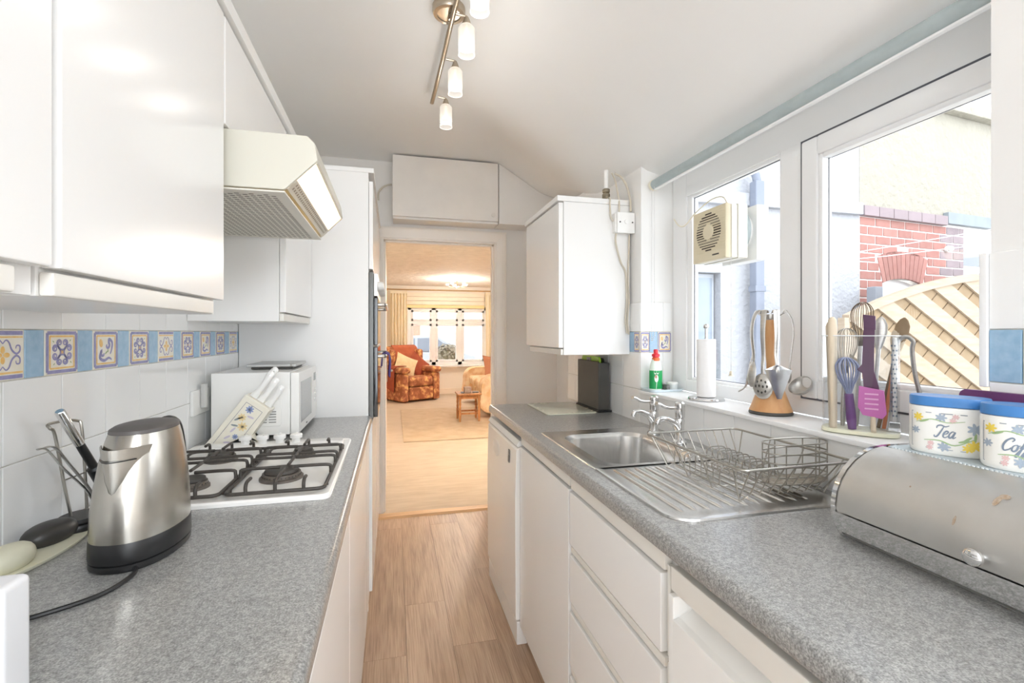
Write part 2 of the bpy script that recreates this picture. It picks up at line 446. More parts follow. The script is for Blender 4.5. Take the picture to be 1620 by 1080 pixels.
def frame_lines(bb, r, wd, mi, f3, sides='tblr'):
    for s_ in sides:
        p = {'t': [(-r, r), (r, r)], 'b': [(-r, -r), (r, -r)], 'l': [(-r, -r), (-r, r)], 'r': [(r, -r), (r, r)]}[s_]
        ribbon(bb, p, wd, mi, f3)
PMESH = {}
def pattern(kind, ax, wd, ht):
    k = (kind, ax, round(wd, 4))
    if k in PMESH: return PMESH[k]
    bb = B(); e = 0.0074
    if ax == 'L': f3 = lambda u, v: (e, u*wd, v*ht)
    elif ax == 'R': f3 = lambda u, v: (-e, -u*wd, v*ht)
    else: f3 = lambda u, v: (u*wd, -e, v*ht)
    if kind in 'AC':
        frame_lines(bb, 0.43, 0.075, 0, f3); frame_lines(bb, 0.355, 0.04, 1, f3)
    if kind == 'A':
        for q in range(4):
            c = spiral(-0.085, 0.21, 0.015, 0.075, PI-3*PI, PI)
            p = c+c2([c[-1], (-0.10, 0.09), (0, 0.05), (0.10, 0.09), (0.16, 0.21)], 4)[1:]+[(-x, y) for x, y in c[::-1]][1:]
            ribbon(bb, rot2(p, q*PI/2), 0.042, 0, f3)
            x, y = rot2([(0.24, 0.26)], q*PI/2)[0]; disc(bb, x, y, 0.03, 0.012, q*PI/2+0.8, 2, f3)
        for q in range(4): disc(bb, 0.03*math.cos(q*PI/2+0.78), 0.03*math.sin(q*PI/2+0.78), 0.028, 0.016, q*PI/2+0.78, 1, f3)
    elif kind == 'B':
        for v, mi, ww in ((0.43, 0, 0.08), (-0.43, 0, 0.08), (-0.35, 1, 0.04), (0.35, 1, 0.03)): ribbon(bb, [(-0.45, v), (0.45, v)], ww, mi, f3)
        for q in range(4): disc(bb, 0.085*math.cos(q*PI/2), 0.1*math.sin(q*PI/2), 0.075, 0.05, q*PI/2, 1, f3, 12)
        for sx in (-1, 1):
            for sy in (-1, 1):
                p = c2([(0.0, 0.22), (0.07, 0.29), (0.14, 0.24), (0.2, 0.1), (0.3, 0.02), (0.38, 0.07), (0.38, 0.17), (0.31, 0.18), (0.29, 0.12)], 5)
                ribbon(bb, [(sx*x, sy*y) for x, y in p], 0.035, 0, f3)
    else:
        p = spiral(-0.12, -0.10, 0.02, 0.10, 0.3, -4.2)
        p = p+c2([p[-1], (-0.24, -0.2), (-0.08, -0.28), (0.1, -0.22), (0.22, -0.27)], 5)[1:]
        ribbon(bb, p, 0.075, 0, f3)
        p = spiral(0.05, 0.1, 0.02, 0.09, 2.0, 7.2)
        p = p+c2([p[-1], (0.12, 0.27), (0.24, 0.18), (0.22, 0.0), (0.16, -0.12)], 5)[1:]
        ribbon(bb, p, 0.07, 0, f3)
        disc(bb, -0.2, 0.17, 0.07, 0.11, 0.2, 1, f3, 12); disc(bb, 0.0, -0.08, 0.06, 0.02, 0.7, 2, f3); disc(bb, 0.07, -0.03, 0.05, 0.02, 1.5, 2, f3)
    me = bpy.data.meshes.new('painted_pattern'); bb.bm.to_mesh(me); bb.bm.free()
    for m in (Mdb, Mdy, Mdg): me.materials.append(m)
    PMESH[k] = me
    return me
def deco(parent, ax, u0, u1, z0, z1, base, kind):
    t = tile(parent, ax, u0, u1, z0, z1, base, Mdeco, 'decorated_tile')
    o = bpy.data.objects.new('painted_pattern', pattern(kind, ax, abs(u1-u0), z1-z0)); COL.objects.link(o); o.parent = t
Z1, Z2, Z3, Z4 = 1.066, 1.216, 1.307, 1.44
PT = 0.1535
for k in range(-4, 8):
    y0, y1 = 1.170+PT*k, min(1.170+PT*(k+1), 2.315)
    if y1-y0 < 0.02: continue
    for za, zb in ((ZT-0.012, Z1), (Z1, Z2), (Z3, Z3+0.15)): tile(wl, 'L', y0, y1, za, zb, -0.667, Mtile)
seq = 'BACA'
for k in range(-3, 8):
    yc = 1.170+PT*k
    kind = seq[(k+1) % 4]
    if yc+0.05 < 2.315: deco(wl, 'L', yc-0.051, yc+0.051, Z2, Z3, -0.667, kind)
    if yc+0.051+0.0515 < 2.36: tile(wl, 'L', yc+0.051, min(yc+PT-0.051, 2.315), Z2, Z3, -0.667, Mblue, 'blue_tile')
# right wall: row below the sill, rows beside the reveal, reveal, near pier
jy = [0.977+0.15*k for k in range(-5, 7)]
for y0 in jy:
    y1 = y0+0.15
    if y0 >= 1.864: continue
    tile(wr, 'R', y0, min(y1, 1.866), ZT-0.012, 1.040, 1.047, Mtile)
ny = [1.866, 2.024, 2.174, 2.324, 2.474, 2.624, 2.735]
for a, c in zip(ny, ny[1:]):
    for za, zb in ((ZT-0.012, 1.056), (1.056, Z2), (Z3, 1.435)): tile(wr, 'R', a, c, za, zb, 1.047, Mtile)
deco(wr, 'R', 1.866, 1.915, Z2, Z3, 1.047, 'A')
for y in (1.915, 2.068, 2.221, 2.374, 2.527):
    tile(wr, 'R', y, y+0.051, Z2, Z3, 1.047, Mblue, 'blue_tile'); deco(wr, 'R', y+0.051, y+0.153, Z2, Z3, 1.047, 'BACAB'[int((y-1.9)/0.153)])
# reveal facing the camera
deco(wr, 'F', 1.040, 1.084, Z2, Z3, 1.865, 'A'); tile(wr, 'F', 1.084, 1.124, Z2, Z3, 1.865, Mblue, 'blue_tile'); deco(wr, 'F', 1.124, 1.190, Z2, Z3, 1.865, 'C')
for x0, x1 in ((1.040, 1.150), (1.150, 1.190)):
    tile(wr, 'F', x0, x1, 1.057, Z2, 1.865, Mtile); tile(wr, 'F', x0, x1, Z3, 1.435, 1.865, Mtile)
# near pier
ob('tile_trim', B().box(1.036, 1.05, 0.6195, 0.632, 1.203, 1.445, 0.002), Mupvc, wr)
tile(wr, 'R', 0.572, 0.6195, Z2-0.003, Z3, 1.047, Mblue, 'blue_tile'); deco(wr, 'R', 0.470, 0.572, Z2-0.003, Z3, 1.047, 'A')
tile(wr, 'R', 0.419, 0.470, Z2-0.003, Z3, 1.047, Mblue, 'blue_tile'); tile(wr, 'R', 0.469, 0.6195, Z3, 1.445, 1.047, Mtile)
tile(wr, 'R', 0.319, 0.469, Z3, 1.445, 1.047, Mtile)
for y in (0.319, 0.469): tile(wr, 'R', y, y+0.15, 1.062, Z2-0.003, 1.047, Mtile)

# window sill
tr = ob('trim_2', B().box(1.030, 1.20, 0.622, 1.857, 1.0405, 1.055, 0.003), Mupvc); struct(tr, 'white window sill board above the sink', 'window sill')
# kitchen window ----------------------------------------------------
wn = thing('window_1', 'white framed kitchen window over the sink', 'window', (1.23, 1.24, 1.0555)); wn['kind'] = 'structure'
def ring(bb, y0, y1, z0, z1, t, x0, x1, bev=0.004, tb=None, tl=None, tr_=None, tt=None):
    tb = tb or t; tl = tl or t; tr_ = tr_ or t; tt = tt or t
    bb.box(x0, x1, y0, y0+tr_, z0, z1, bev); bb.box(x0, x1, y1-tl, y1, z0, z1, bev)
    bb.box(x0, x1, y0+tr_-0.001, y1-tl+0.001, z0, z0+tb, bev); bb.box(x0, x1, y0+tr_-0.001, y1-tl+0.001, z1-tt, z1, bev)
b = B(); ring(b, 0.525, 1.864, 1.056, 1.985, 0.06, 1.20, 1.26, 0.005, tb=0.05, tl=0.10, tt=0.11)
b.box(1.20, 1.26, 1.178, 1.262, 1.10, 1.88, 0.004)
ob('outer_frame', b, Mupvc, wn)
b = B(); ring(b, 1.258, 1.768, 1.100, 1.880, 0.030, 1.208, 1.236, 0.006, tb=0.018, tt=0.016, tl=0.034, tr_=0.016)
ob('glazing_bead', b, Mupvc, wn)
b = B(); ring(b, 0.590, 1.1745, 1.108, 1.8735, 0.055, 1.192, 1.25, 0.006)
ob('opening_sash', b, Mupvc, wn)
b = B(); ring(b, 0.643, 1.121, 1.161, 1.8205, 0.016, 1.197, 1.23, 0.006)
ob('glazing_bead', b, Mupvc, wn)
b = B(); ring(b, 0.586, 1.179, 1.104, 1.878, 0.006, 1.196, 1.2, 0); ring(b, 0.656, 1.108, 1.174, 1.808, 0.004, 1.2185, 1.2215, 0)
ring(b, 1.272, 1.736, 1.116, 1.866, 0.004, 1.2185, 1.2215, 0)
ob('gasket', b, Mgask, wn)
ob('pane', B().box(1.222, 1.226, 1.272, 1.736, 1.116, 1.866), Mglass, wn)
ob('pane', B().box(1.222, 1.226, 0.655, 1.109, 1.173, 1.809), Mglass, wn)

# door lining, architrave, threshold, open door
d1 = thing('door_1', 'open white lounge door and its lining at the end of the kitchen', 'door', (0.34, 3.59, 0)); d1['kind'] = 'structure'
Mdoorp = mat('door_paint', (236, 230, 222), 0.35, var=(3, 0.01))
b = B(); b.box(-0.10, -0.066, 3.525, 3.655, 0, 2.01, 0.002); b.box(0.745, 0.785, 3.525, 3.655, 0, 2.01, 0.002); b.box(-0.0665, 0.7455, 3.525, 3.655, 1.976, 2.01, 0.002)
b.box(-0.068, -0.052, 3.56, 3.60, 0, 1.976, 0.002); b.box(0.731, 0.747, 3.56, 3.60, 0, 1.976, 0.002); b.box(-0.0665, 0.7455, 3.56, 3.60, 1.962, 1.978, 0.002)
ob('lining', b, Mdoorp, d1)
dl = ob('door_leaf', B().box(-0.095, -0.058, 3.668, 4.42, 0.012, 1.965, 0.002), Mdoorp, d1)
for z in (1.70, 0.22):
    bb = B(); bb.box(-0.069, -0.064, 3.605, 3.665, z, z+0.10, 0.001); bb.cyl((-0.062, 3.664, z), (-0.062, 3.664, z+0.1), 0.005)
    for zz in (0.02, 0.05, 0.08): bb.cyl((-0.066, 3.63, z+zz), (-0.063, 3.63, z+zz), 0.004, n=8)
    ob('hinge', bb, Mbrass, d1)
bb = B(); bb.box(-0.058, -0.050, 4.33, 4.375, 0.87, 1.05, 0.002); bb.cyl((-0.052, 4.352, 0.97), (-0.01, 4.352, 0.97), 0.008); bb.cyl((-0.012, 4.36, 0.97), (-0.012, 4.25, 0.97), 0.008, 0.006)
ob('lever_handle', bb, mat('antique_metal', (150, 140, 128), 0.35, 0.9), dl)
b = B()
prof = [(0, 0), (0.075, 0), (0.075, 0.022), (0.06, 0.026), (0.02, 0.014), (0, 0.012)]
b.prism([(0.76+u, YE-0.0005-v) for u, v in prof], 'z', 0.0, 2.05)
b.prism([(-0.085-u*0.25, YE-0.0005-v*0.8) for u, v in prof], 'z', 0.0, 2.05)
b.prism([(YE-0.0005-v, 1.99+u) for u, v in prof], 'x', -0.10, 0.835)
struct(ob('trim_1', b, Mdoorp), 'moulded off-white architrave round the doorway', 'architrave')
b = B(); b.prism([(3.425, 0.0), (3.515, 0.0), (3.505, 0.013), (3.44, 0.013)], 'x', -0.10, 0.785)
struct(ob('trim_3', b, mat('oak_threshold', (222, 182, 138), 0.4, var=(10, 0.08), stretch=(0.3, 5, 5))), 'pale wood threshold strip across the doorway', 'threshold')

# lounge shell --------------------------------------------------------
YF = 10.2
Mlw = mat('lounge_cream_paint', (246, 241, 230), 0.7, var=(3, 0.01))
Mlc = mat('lounge_textured_ceiling', (241, 234, 224), 0.85, var=(7, 0.05), bump=(9, 1.0, 0.03), stretch=(1, 2.2, 1))
struct(ob('floor_lounge', B().box(-1.0, 3.2, 3.517, YF+0.1, -0.06, 0.004), Mcarpet), 'beige lounge carpet beyond the doorway', 'carpet')
struct(ob('ceiling_lounge', B().box(-1.0, 3.2, 3.65, YF+0.1, 2.30, 2.40), Mlc), 'textured cream lounge ceiling', 'ceiling')
struct(ob('wall_lounge_left', B().box(-1.0, -0.9, 3.65, YF, -0.05, 2.31), Mlw), 'cream lounge wall on the left behind the armchair', 'wall')
struct(ob('wall_lounge_right', B().box(3.1, 3.2, 3.65, YF, -0.05, 2.31), Mlw), 'cream lounge wall on the right behind the sofa', 'wall')
b = B(); b.box(-1.0, 0.30, YF, YF+0.12, -0.05, 2.35); b.box(2.0, 3.2, YF, YF+0.12, -0.05, 2.35); b.box(0.30, 2.0, YF, YF+0.12, -0.05, 0.62); b.box(0.30, 2.0, YF, YF+0.12, 1.86, 2.35)
struct(ob('wall_lounge_far', b, Mlw), 'cream lounge wall around the front window', 'wall')
struct(ob('baseboard_lounge', B().box(-0.9, 3.1, YF-0.018, YF, 0, 0.12, 0.004), mat('skirting_paint', (248, 238, 222), 0.4)), 'white skirting under the lounge window', 'skirting board')
wn = thing('window_2', 'white lounge window of three lights behind the armchair', 'window', (1.15, YF, 0.62)); wn['kind'] = 'structure'
def ringY(bb, x0, x1, z0, z1, t, y0, y1, bev=0.004):
    bb.box(x0, x0+t, y0, y1, z0, z1, bev); bb.box(x1-t, x1, y0, y1, z0, z1, bev); bb.box(x0, x1, y0, y1, z0, z0+t, bev); bb.box(x0, x1, y0, y1, z1-t, z1, bev)
b = B(); ringY(b, 0.30, 2.0, 0.62, 1.86, 0.07, YF+0.02, YF+0.09)
for x in (0.84, 1.40): b.box(x-0.045, x+0.045, YF+0.02, YF+0.09, 0.62, 1.86, 0.004)
ob('outer_frame', b, Mupvc, wn)
ob('transom', B().box(0.36, 1.95, YF+0.021, YF+0.088, 1.50, 1.56, 0.004), Mupvc, wn)
for x0, x1 in ((0.37, 0.795), (0.885, 1.355), (1.445, 1.93)):
    for z0, z1 in ((0.69, 1.50), (1.56, 1.79)):
        bb = B(); ringY(bb, x0, x1, z0, z1, 0.045, YF+0.012, YF+0.07); ob('casement', bb, Mupvc, wn)
        ob('pane', B().box(x0+0.04, x1-0.04, YF+0.04, YF+0.044, z0+0.04, z1-0.04), Mglass, wn)
ob('sill', B().box(0.26, 2.04, YF-0.12, YF+0.03, 0.585, 0.619, 0.006), Mupvc, wn)
# ================================================================== CABINETS (left)
def wall_cab(label, y0, y1, z0, z1, doorz0, rail=True, cat='cabinet'):
    t = thing('wall_cabinet', label, cat, (-0.51, (y0+y1)/2, z0), 0, 'white wall cabinets above the left worktop')
    ob('carcass', B().box(-0.6585, -0.381, y0, y1, z0, z1, 0.001), Mcarc, t)
    ob('door', B().box(-0.380, -0.360, y0+0.004, y1-0.002, doorz0, z1-0.004, 0.003), Mgloss, t)
    if rail: ob('handle_rail', B().box(-0.3805, -0.366, y0+0.003, y1-0.045 if y1 < 1.5 else y1-0.003, z0, doorz0-0.004, 0.003), Mrail, t)
    return t
wall_cab('white gloss wall cabinet cropped at the left edge, left of the door gap', 0.05, 0.626, 1.341, 2.006, 1.372)
wall_cab('white gloss wall cabinet nearest left of the cooker hood', 0.632, 1.165, 1.341, 2.006, 1.372)
wall_cab('short white wall cabinet directly above the cooker hood', 1.168, 1.772, 1.7625, 2.006, 1.7635, rail=False)
wall_cab('white wall cabinet between cooker hood and tall oven unit above the microwave', 1.775, 2.309, 1.341, 2.006, 1.372)
tag(ob('cornice_board', B().box(-0.6585, -0.350, 0.05, 2.309, 2.007, 2.042, 0.002), Mcarc), 'long white top board running over the left wall cabinets', 'cornice')

# cooker hood
hd = thing('cooker_hood', 'ivory cooker hood with lit lens above the gas hob', 'cooker hood', (-0.42, 1.48, 1.625))
H0, H1 = 1.19, 1.77
pf = [(-0.6585, 1.632), (-0.246, 1.632), (-0.240, 1.636), (-0.172, 1.705), (-0.178, 1.745), (-0.195, 1.7615), (-0.6585, 1.7615)]
b = B(); b.prism(pf, 'y', H0, H0+0.012, 0.003); b.prism(pf, 'y', H1-0.012, H1, 0.003)
b.box(-0.6585, -0.195, H0+0.011, H1-0.011, 1.752, 1.7615)
b.prism([(-0.195, 1.7615), (-0.178, 1.745), (-0.172, 1.705), (-0.182, 1.703), (-0.187, 1.742), (-0.199, 1.752)], 'y', H0+0.011, H1-0.011)
ob('housing', b, Mhood, hd)
# perforated underside grille : a sheet with slots recessed behind it
b = B(); b.box(-0.655, -0.243, H0+0.002, H1-0.002, 1.625, 1.630, 0.002)
gr = ob('filter_grille', b, mat('grille_white', (224, 222, 212), 0.4), hd)
b = B()
for i in range(22):
    for j in range(34):
        x = -0.60+0.0155*i; y = H0+0.03+0.0165*j+(0.0082 if i % 2 else 0)
        if y < H1-0.03: b.face([(x-0.005, y-0.0028, 1.6246), (x+0.005, y-0.0028, 1.6246), (x+0.005, y+0.0028, 1.6246), (x-0.005, y+0.0028, 1.6246)])
o = ob('grille_slot', b, mat('grille_hole', (112, 110, 104), 0.8), gr, flat=True); o['kind'] = 'stuff'
# angled light lens
def hp(t, n): return (-0.240+0.068*t-n*0.72, 1.636+0.069*t+n*0.69)   # along the slanted face
b = B()
b.prism([hp(0.0, 0.0), hp(0.32, 0.0), hp(0.32, 0.004), hp(0.0, 0.004)], 'y', H0+0.012, H1-0.012)
b.prism([hp(0.93, 0.0), hp(1.0, 0.0), hp(1.0, 0.004), hp(0.93, 0.004)], 'y', H0+0.012, H1-0.012)
ob('lens_surround', b, Mhood, hd)
b = B()
for j in range(30):
    for t in (0.13, 0.24):
        y = H0+0.03+0.0175*j
        q = [hp(t-0.033, -0.0006), hp(t+0.033, -0.0006)]
        b.face([(q[0][0], y, q[0][1]), (q[1][0], y, q[1][1]), (q[1][0], y+0.008, q[1][1]), (q[0][0], y+0.008, q[0][1])])
o = ob('vent_slot', b, mat('vent_dark', (158, 148, 130), 0.7), hd, flat=True); o['kind'] = 'stuff'
b = B(); b.prism([hp(0.325, 0.002), hp(0.925, 0.002), hp(0.925, 0.005), hp(0.325, 0.005)], 'y', H0+0.014, H1-0.014)
ob('light_lens', b, mat('lit_lens', (255, 236, 205), 0.5, emit=((255, 222, 176), 0.9)), hd)

# tall units
tu = thing('oven_tower', 'tall white housing unit holding the built-in double oven', 'cabinet', (-0.38, 2.61, 0))
b = B(); b.box(-0.6585, -0.112, 2.312, 2.330, 0.0, 2.05, 0.001); b.box(-0.6585, -0.112, 2.890, 2.906, 0.0, 2.05, 0.001); b.box(-0.6585, -0.60, 2.33, 2.89, 0.1, 2.05)
b.box(-0.6585, -0.112, 2.33, 2.89, 0.10, 0.118); b.box(-0.6585, -0.112, 2.33, 2.89, 0.880, 0.898); b.box(-0.6585, -0.112, 2.33, 2.89, 1.592, 1.61); b.box(-0.6585, -0.112, 2.33, 2.89, 2.01, 2.03)
ob('carcass', b, Mcarc, tu)
ob('door', B().box(-0.111, -0.092, 2.316, 2.902, 1.60, 2.012, 0.003), Mgloss, tu)
ob('door', B().box(-0.111, -0.107+0.012, 2.316, 2.902, 0.09, 0.878, 0.003), Mgloss, tu)
ob('top_board', B().box(-0.6585, -0.088, 2.312, 2.906, 2.0505, 2.072, 0.002), Mcarc, tu)
ob('plinth', B().box(-0.165, -0.15, 2.33, 2.90, 0.0, 0.09), Mcarc, tu)
tl = thing('larder_unit', 'tall white larder unit between the oven tower and the lounge doorway', 'cabinet', (-0.38, 3.2, 0))
b = B(); b.box(-0.6585, -0.112, 2.908, 3.50, 0.0, 2.05, 0.001)
ob('carcass', b, Mcarc, tl)
ob('door', B().box(-0.111, -0.092, 2.911, 3.497, 0.90, 2.012, 0.003), Mgloss, tl)
ob('door', B().box(-0.111, -0.094, 2.911, 3.497, 0.09, 0.87, 0.003), Mgloss, tl)
ob('top_board', B().box(-0.6585, -0.088, 2.908, 3.50, 2.0505, 2.072, 0.002), Mcarc, tl)
ov = thing('double_oven', 'built-in double oven with dark glass doors in the tall unit', 'oven', (-0.30, 2.61, 0.90))
ob('body', B().box(-0.58, -0.112, 2.345, 2.875, 0.90, 1.585), Mdark, ov)
ob('fascia', B().box(-0.111, -0.090, 2.318, 2.900, 0.90, 1.588, 0.002), mat('oven_dark_trim', (92, 92, 90), 0.3, 0.6), ov)
ob('control_panel', B().box(-0.0895, -0.072, 2.322, 2.896, 1.475, 1.582, 0.003), mat('oven_silver', (214, 214, 210), 0.25, 0.8), ov)
Mog = mat('oven_glass', (38, 38, 40), 0.06, spec=0.6)
for z0, z1, hz in ((1.245, 1.468, 1.437), (0.905, 1.235, 1.19)):
    dr = ob('oven_door', B().box(-0.0895, -0.070, 2.322, 2.896, z0, z1, 0.003), Mog, ov)
    bb = B(); bb.tube(catmull([(-0.070, 2.37, hz), (-0.042, 2.375, hz), (-0.036, 2.41, hz), (-0.036, 2.81, hz), (-0.042, 2.845, hz), (-0.070, 2.85, hz)], 4), 0.009, 10)
    ob('door_handle', bb, mat('oven_handle', (228, 224, 216), 0.2, 0.7), dr)
for y in (2.40, 2.49, 2.58, 2.70, 2.80):
    bb = B(); bb.tube([(-0.072, y, 1.528), (-0.054, y, 1.530), (-0.044, y, 1.531)], [0.022, 0.021, 0.017], 18)
    ob('control_knob', bb, Mwhite, ov)
# purple oven cloth over the lower handle
b = B(); cols = []
for j in range(13):
    y = 2.40+0.018*j; wv = 0.005*math.sin(j*1.3); l1 = 0.10+0.012*math.sin(j*0.9)-0.02*(j/12); l2 = 0.06+0.01*math.sin(j*1.7)
    cols.append([(-0.020+wv, y, 1.20-l1*1.1), (-0.016+wv, y, 1.20-l1*0.5), (-0.020, y, 1.195), (-0.036, y, 1.2035), (-0.052, y, 1.196), (-0.057-wv*0.3, y, 1.2-l2)])
b.loops(cols, closed=False)
o = ob('oven_cloth', b, mat('purple_cloth', (92, 76, 150), 0.9, var=(20, 0.05))); tag(o, 'purple cloth hung over the oven door handle', 'cloth')
sm = o.modifiers.new('thickness', 'SOLIDIFY'); sm.thickness = 0.004; sm.offset = 0

# base units left
def base_left(label, y0, y1):
    t = thing('base_cabinet', label, 'cabinet', (-0.38, (y0+y1)/2, 0), 0, 'white base cabinets under the left worktop')
    ob('carcass', B().box(-0.6585, -0.128, y0, y1, 0.09, 0.874), Mcarc, t)
    ob('door', B().box(-0.127, -0.107, y0+0.003, y1-0.003, 0.085, 0.838, 0.003), Mgloss, t)
    ob('handle_rail', B().box(-0.127, -0.112, y0+0.003, y1-0.003, 0.845, 0.873, 0.003), Mrail, t)
    ob('plinth', B().box(-0.17, -0.155, y0, y1, 0.0, 0.089), Mcarc, t)
base_left('white gloss base cabinet nearest the camera on the left', 0.55, 1.262)
base_left('white gloss base cabinet beneath the gas hob', 1.266, 1.963)
base_left('narrow white gloss base cabinet beside the oven tower', 1.967, 2.308)

# worktops
def nose(xf, xb, zt, th, s):
    """rounded laminate edge, s=+1 when the front faces +x"""
    r = 0.014; pts = [(xb, zt-th), (xb, zt)]
    for k in range(6):
        a = PI/2*(1-k/5); pts.append((xf-s*r+s*r*math.cos(a), zt-r+r*math.sin(a)))
    for k in range(4):
        a = -PI/2*(k/3); pts.append((xf-s*0.008+s*0.008*math.cos(a), zt-th+0.008+0.008*math.sin(a)))
    return pts
b = B(); b.prism(nose(-0.097, -0.6585, ZT, 0.038, 1), 'y', 0.10, 2.3105)
tag(ob('worktop', b, Mtop), 'grey speckled worktop on the left under kettle and hob', 'worktop')
BX0, BX1, BY0, BY1 = 0.615, 0.915, 1.275, 1.665
b = B(); b.prism(nose(0.500, BX0-0.01, ZT, 0.038, -1), 'y', 0.10, 2.505)
b.box(BX0-0.01, BX1+0.01, 0.10, BY0-0.01, ZT-0.038, ZT); b.box(BX0-0.01, BX1+0.01, BY1+0.01, 2.505, ZT-0.038, ZT); b.box(BX1+0.01, 1.0395, 0.10, 2.505, ZT-0.038, ZT)
tag(ob('worktop', b, Mtop), 'grey speckled worktop on the right around the sink', 'worktop')

# dishwasher
dw = thing('dishwasher', 'white freestanding dishwasher at the far end of the right worktop', 'dishwasher', (0.76, 2.208, 0))
ob('body', B().box(0.535, 1.03, 1.909, 2.506, 0.10, 0.845, 0.003), Mwhite, dw)
ob('top_panel', B().prism([(0.535, 0.838), (0.505, 0.825), (0.497, 0.832), (0.510, 0.852), (1.03, 0.852), (1.03, 0.846), (0.535, 0.846)], 'y', 1.907, 2.508, 0.001), Mwhite, dw)
dr = ob('door', B().prism([(0.534, 0.105), (0.500, 0.105), (0.494, 0.112), (0.492, 0.60), (0.497, 0.812), (0.503, 0.820), (0.534, 0.832)], 'y', 1.909, 2.506, 0.002), mat('dishwasher_white', (244, 243, 240), 0.2, var=(2, 0.006)), dw)
b = B(); b.ball((0.497, 2.30, 0.735), (0.006, 0.085, 0.045), 10)
ob('grip_recess', b, mat('recess_grey', (238, 237, 234), 0.3), dr)
b = B(); b.prism([(0.4905, 0.735), (0.4935, 0.735), (0.4955, 0.790), (0.4925, 0.790)], 'y', 2.012, 2.034)
ob('energy_label', b, mat('label_dark', (92, 88, 84), 0.5, var=(120, 0.2), col2=(150, 146, 140)), dr)
ob('plinth', B().box(0.500, 0.545, 1.912, 2.504, 0.0, 0.098, 0.003), Mwhite, dw)

# base units right
sc = thing('sink_cabinet', 'white gloss base cabinet with plain door under the sink', 'cabinet', (0.78, 1.62, 0))
b = B(); b.box(0.532, 1.03, 1.337, 1.353, 0.09, 0.874); b.box(0.532, 1.03, 1.885, 1.900, 0.09, 0.874); b.box(0.532, 1.03, 1.353, 1.885, 0.09, 0.108)
ob('carcass', b, Mcarc, sc)
ob('door', B().box(0.510, 0.531, 1.340, 1.898, 0.085, 0.832, 0.003), Mgloss, sc)
ob('handle_rail', B().box(0.514, 0.531, 1.340, 1.898, 0.840, 0.8735, 0.003), Mrail, sc)
ob('plinth', B().box(0.57, 0.585, 1.337, 1.90, 0, 0.089), Mcarc, sc)
du = thing('drawer_unit', 'white gloss drawer unit under the draining board', 'cabinet', (0.78, 1.07, 0))
b = B(); b.box(0.533, 1.03, 0.812, 1.333, 0.09, 0.80); b.box(0.533, 0.60, 0.812, 1.333, 0.80, 0.874)
ob('carcass', b, Mcarc, du)
for z0, z1 in ((0.672, 0.829), (0.502, 0.640), (0.312, 0.470), (0.088, 0.280)):
    d = ob('drawer', B().box(0.510, 0.532, 0.833, 1.330, z0, z1, 0.003), Mgloss, du)
    ob('handle_rail', B().box(0.514, 0.532, 0.826, 1.330, z1+0.007, z1+0.026 if z1 < 0.8 else 0.8735, 0.003), Mrail, d)
    ob('end_cap', B().box(0.520, 0.532, 0.815, 0.825, z0, z1+0.02, 0.001), Mrail, d)
ob('plinth', B().box(0.57, 0.585, 0.812, 1.333, 0, 0.087), Mcarc, du)
fr = thing('under_counter_fridge', 'white under-counter fridge at the lower right corner', 'fridge', (0.78, 0.53, 0))
ob('body', B().box(0.560, 1.03, 0.262, 0.803, 0.02, 0.85, 0.003), Mwhite, fr)
ob('top_panel', B().box(0.512, 0.56, 0.262, 0.803, 0.812, 0.858, 0.004), mat('fridge_top', (228, 225, 218), 0.35), fr)
dr = ob('door', B().prism([(0.559, 0.08), (0.508, 0.08), (0.506, 0.766), (0.520, 0.768), (0.548, 0.780), (0.556, 0.806), (0.559, 0.806)], 'y', 0.265, 0.785, 0.002), Mwhite, fr)
ob('door_end', B().box(0.507, 0.558, 0.7855, 0.802, 0.08, 0.807, 0.003), Mwhite, dr)
ob('base_strip', B().box(0.54, 0.56, 0.27, 0.80, 0.0, 0.075), Mwhite, fr)

# wall cabinet right
wc = thing('wall_cabinet', 'white wall cabinet on the right wall beside the window', 'cabinet', (0.88, 2.21, 1.205))
ob('carcass', B().box(0.722, 1.0385, 1.952, 2.473, 1.205, 1.876, 0.001), Mcarc, wc)
ob('door', B().box(0.700, 0.7215, 1.956, 2.471, 1.236, 1.872, 0.003), Mgloss, wc)
ob('handle_rail', B().box(0.709, 0.7215, 1.955, 2.44, 1.205, 1.231, 0.003), Mrail, wc)
ob('top_board', B().box(0.692, 1.0385, 1.948, 2.477, 1.8765, 1.900, 0.002), Mcarc, wc)

# boxed cupboard above the doorway
oc = thing('overdoor_cupboard', 'flat white cupboard boxed in above the lounge doorway', 'cupboard', (0.37, 3.43, 2.09))
ob('case', B().box(0.0, 0.737, 3.362, 3.529, 2.09, 2.515), Mwallg, oc)
dr = ob('door', B().box(-0.004, 0.736, 3.340, 3.361, 2.105, 2.522, 0.002), mat('cupboard_face', (232, 228, 222), 0.35), oc)
b = B(); b.tube([(0.700+0.0, 3.3395, 2.15), (0.700, 3.335, 2.15)], [0.016, 0.016], 20)
ob('knob', b, mat('cupboard_knob', (226, 221, 214), 0.3), dr)
zt = lambda x: ceil_z(x, 3.35)-0.003
xsn = [0.742+0.05*i for i in range(11)]
xsn[-1] = 1.246
b = B(); b.prism([(x, 2.09) for x in (0.742, 1.246)]+[(x, min(zt(x), ceil_z(x, 3.52)-0.003)) for x in xsn[::-1]], 'y', 3.342, 3.529)
struct(ob('wall_boxing', b, Mwallg), 'off-white boxing panel under the sloping ceiling right of the cupboard', 'panel')
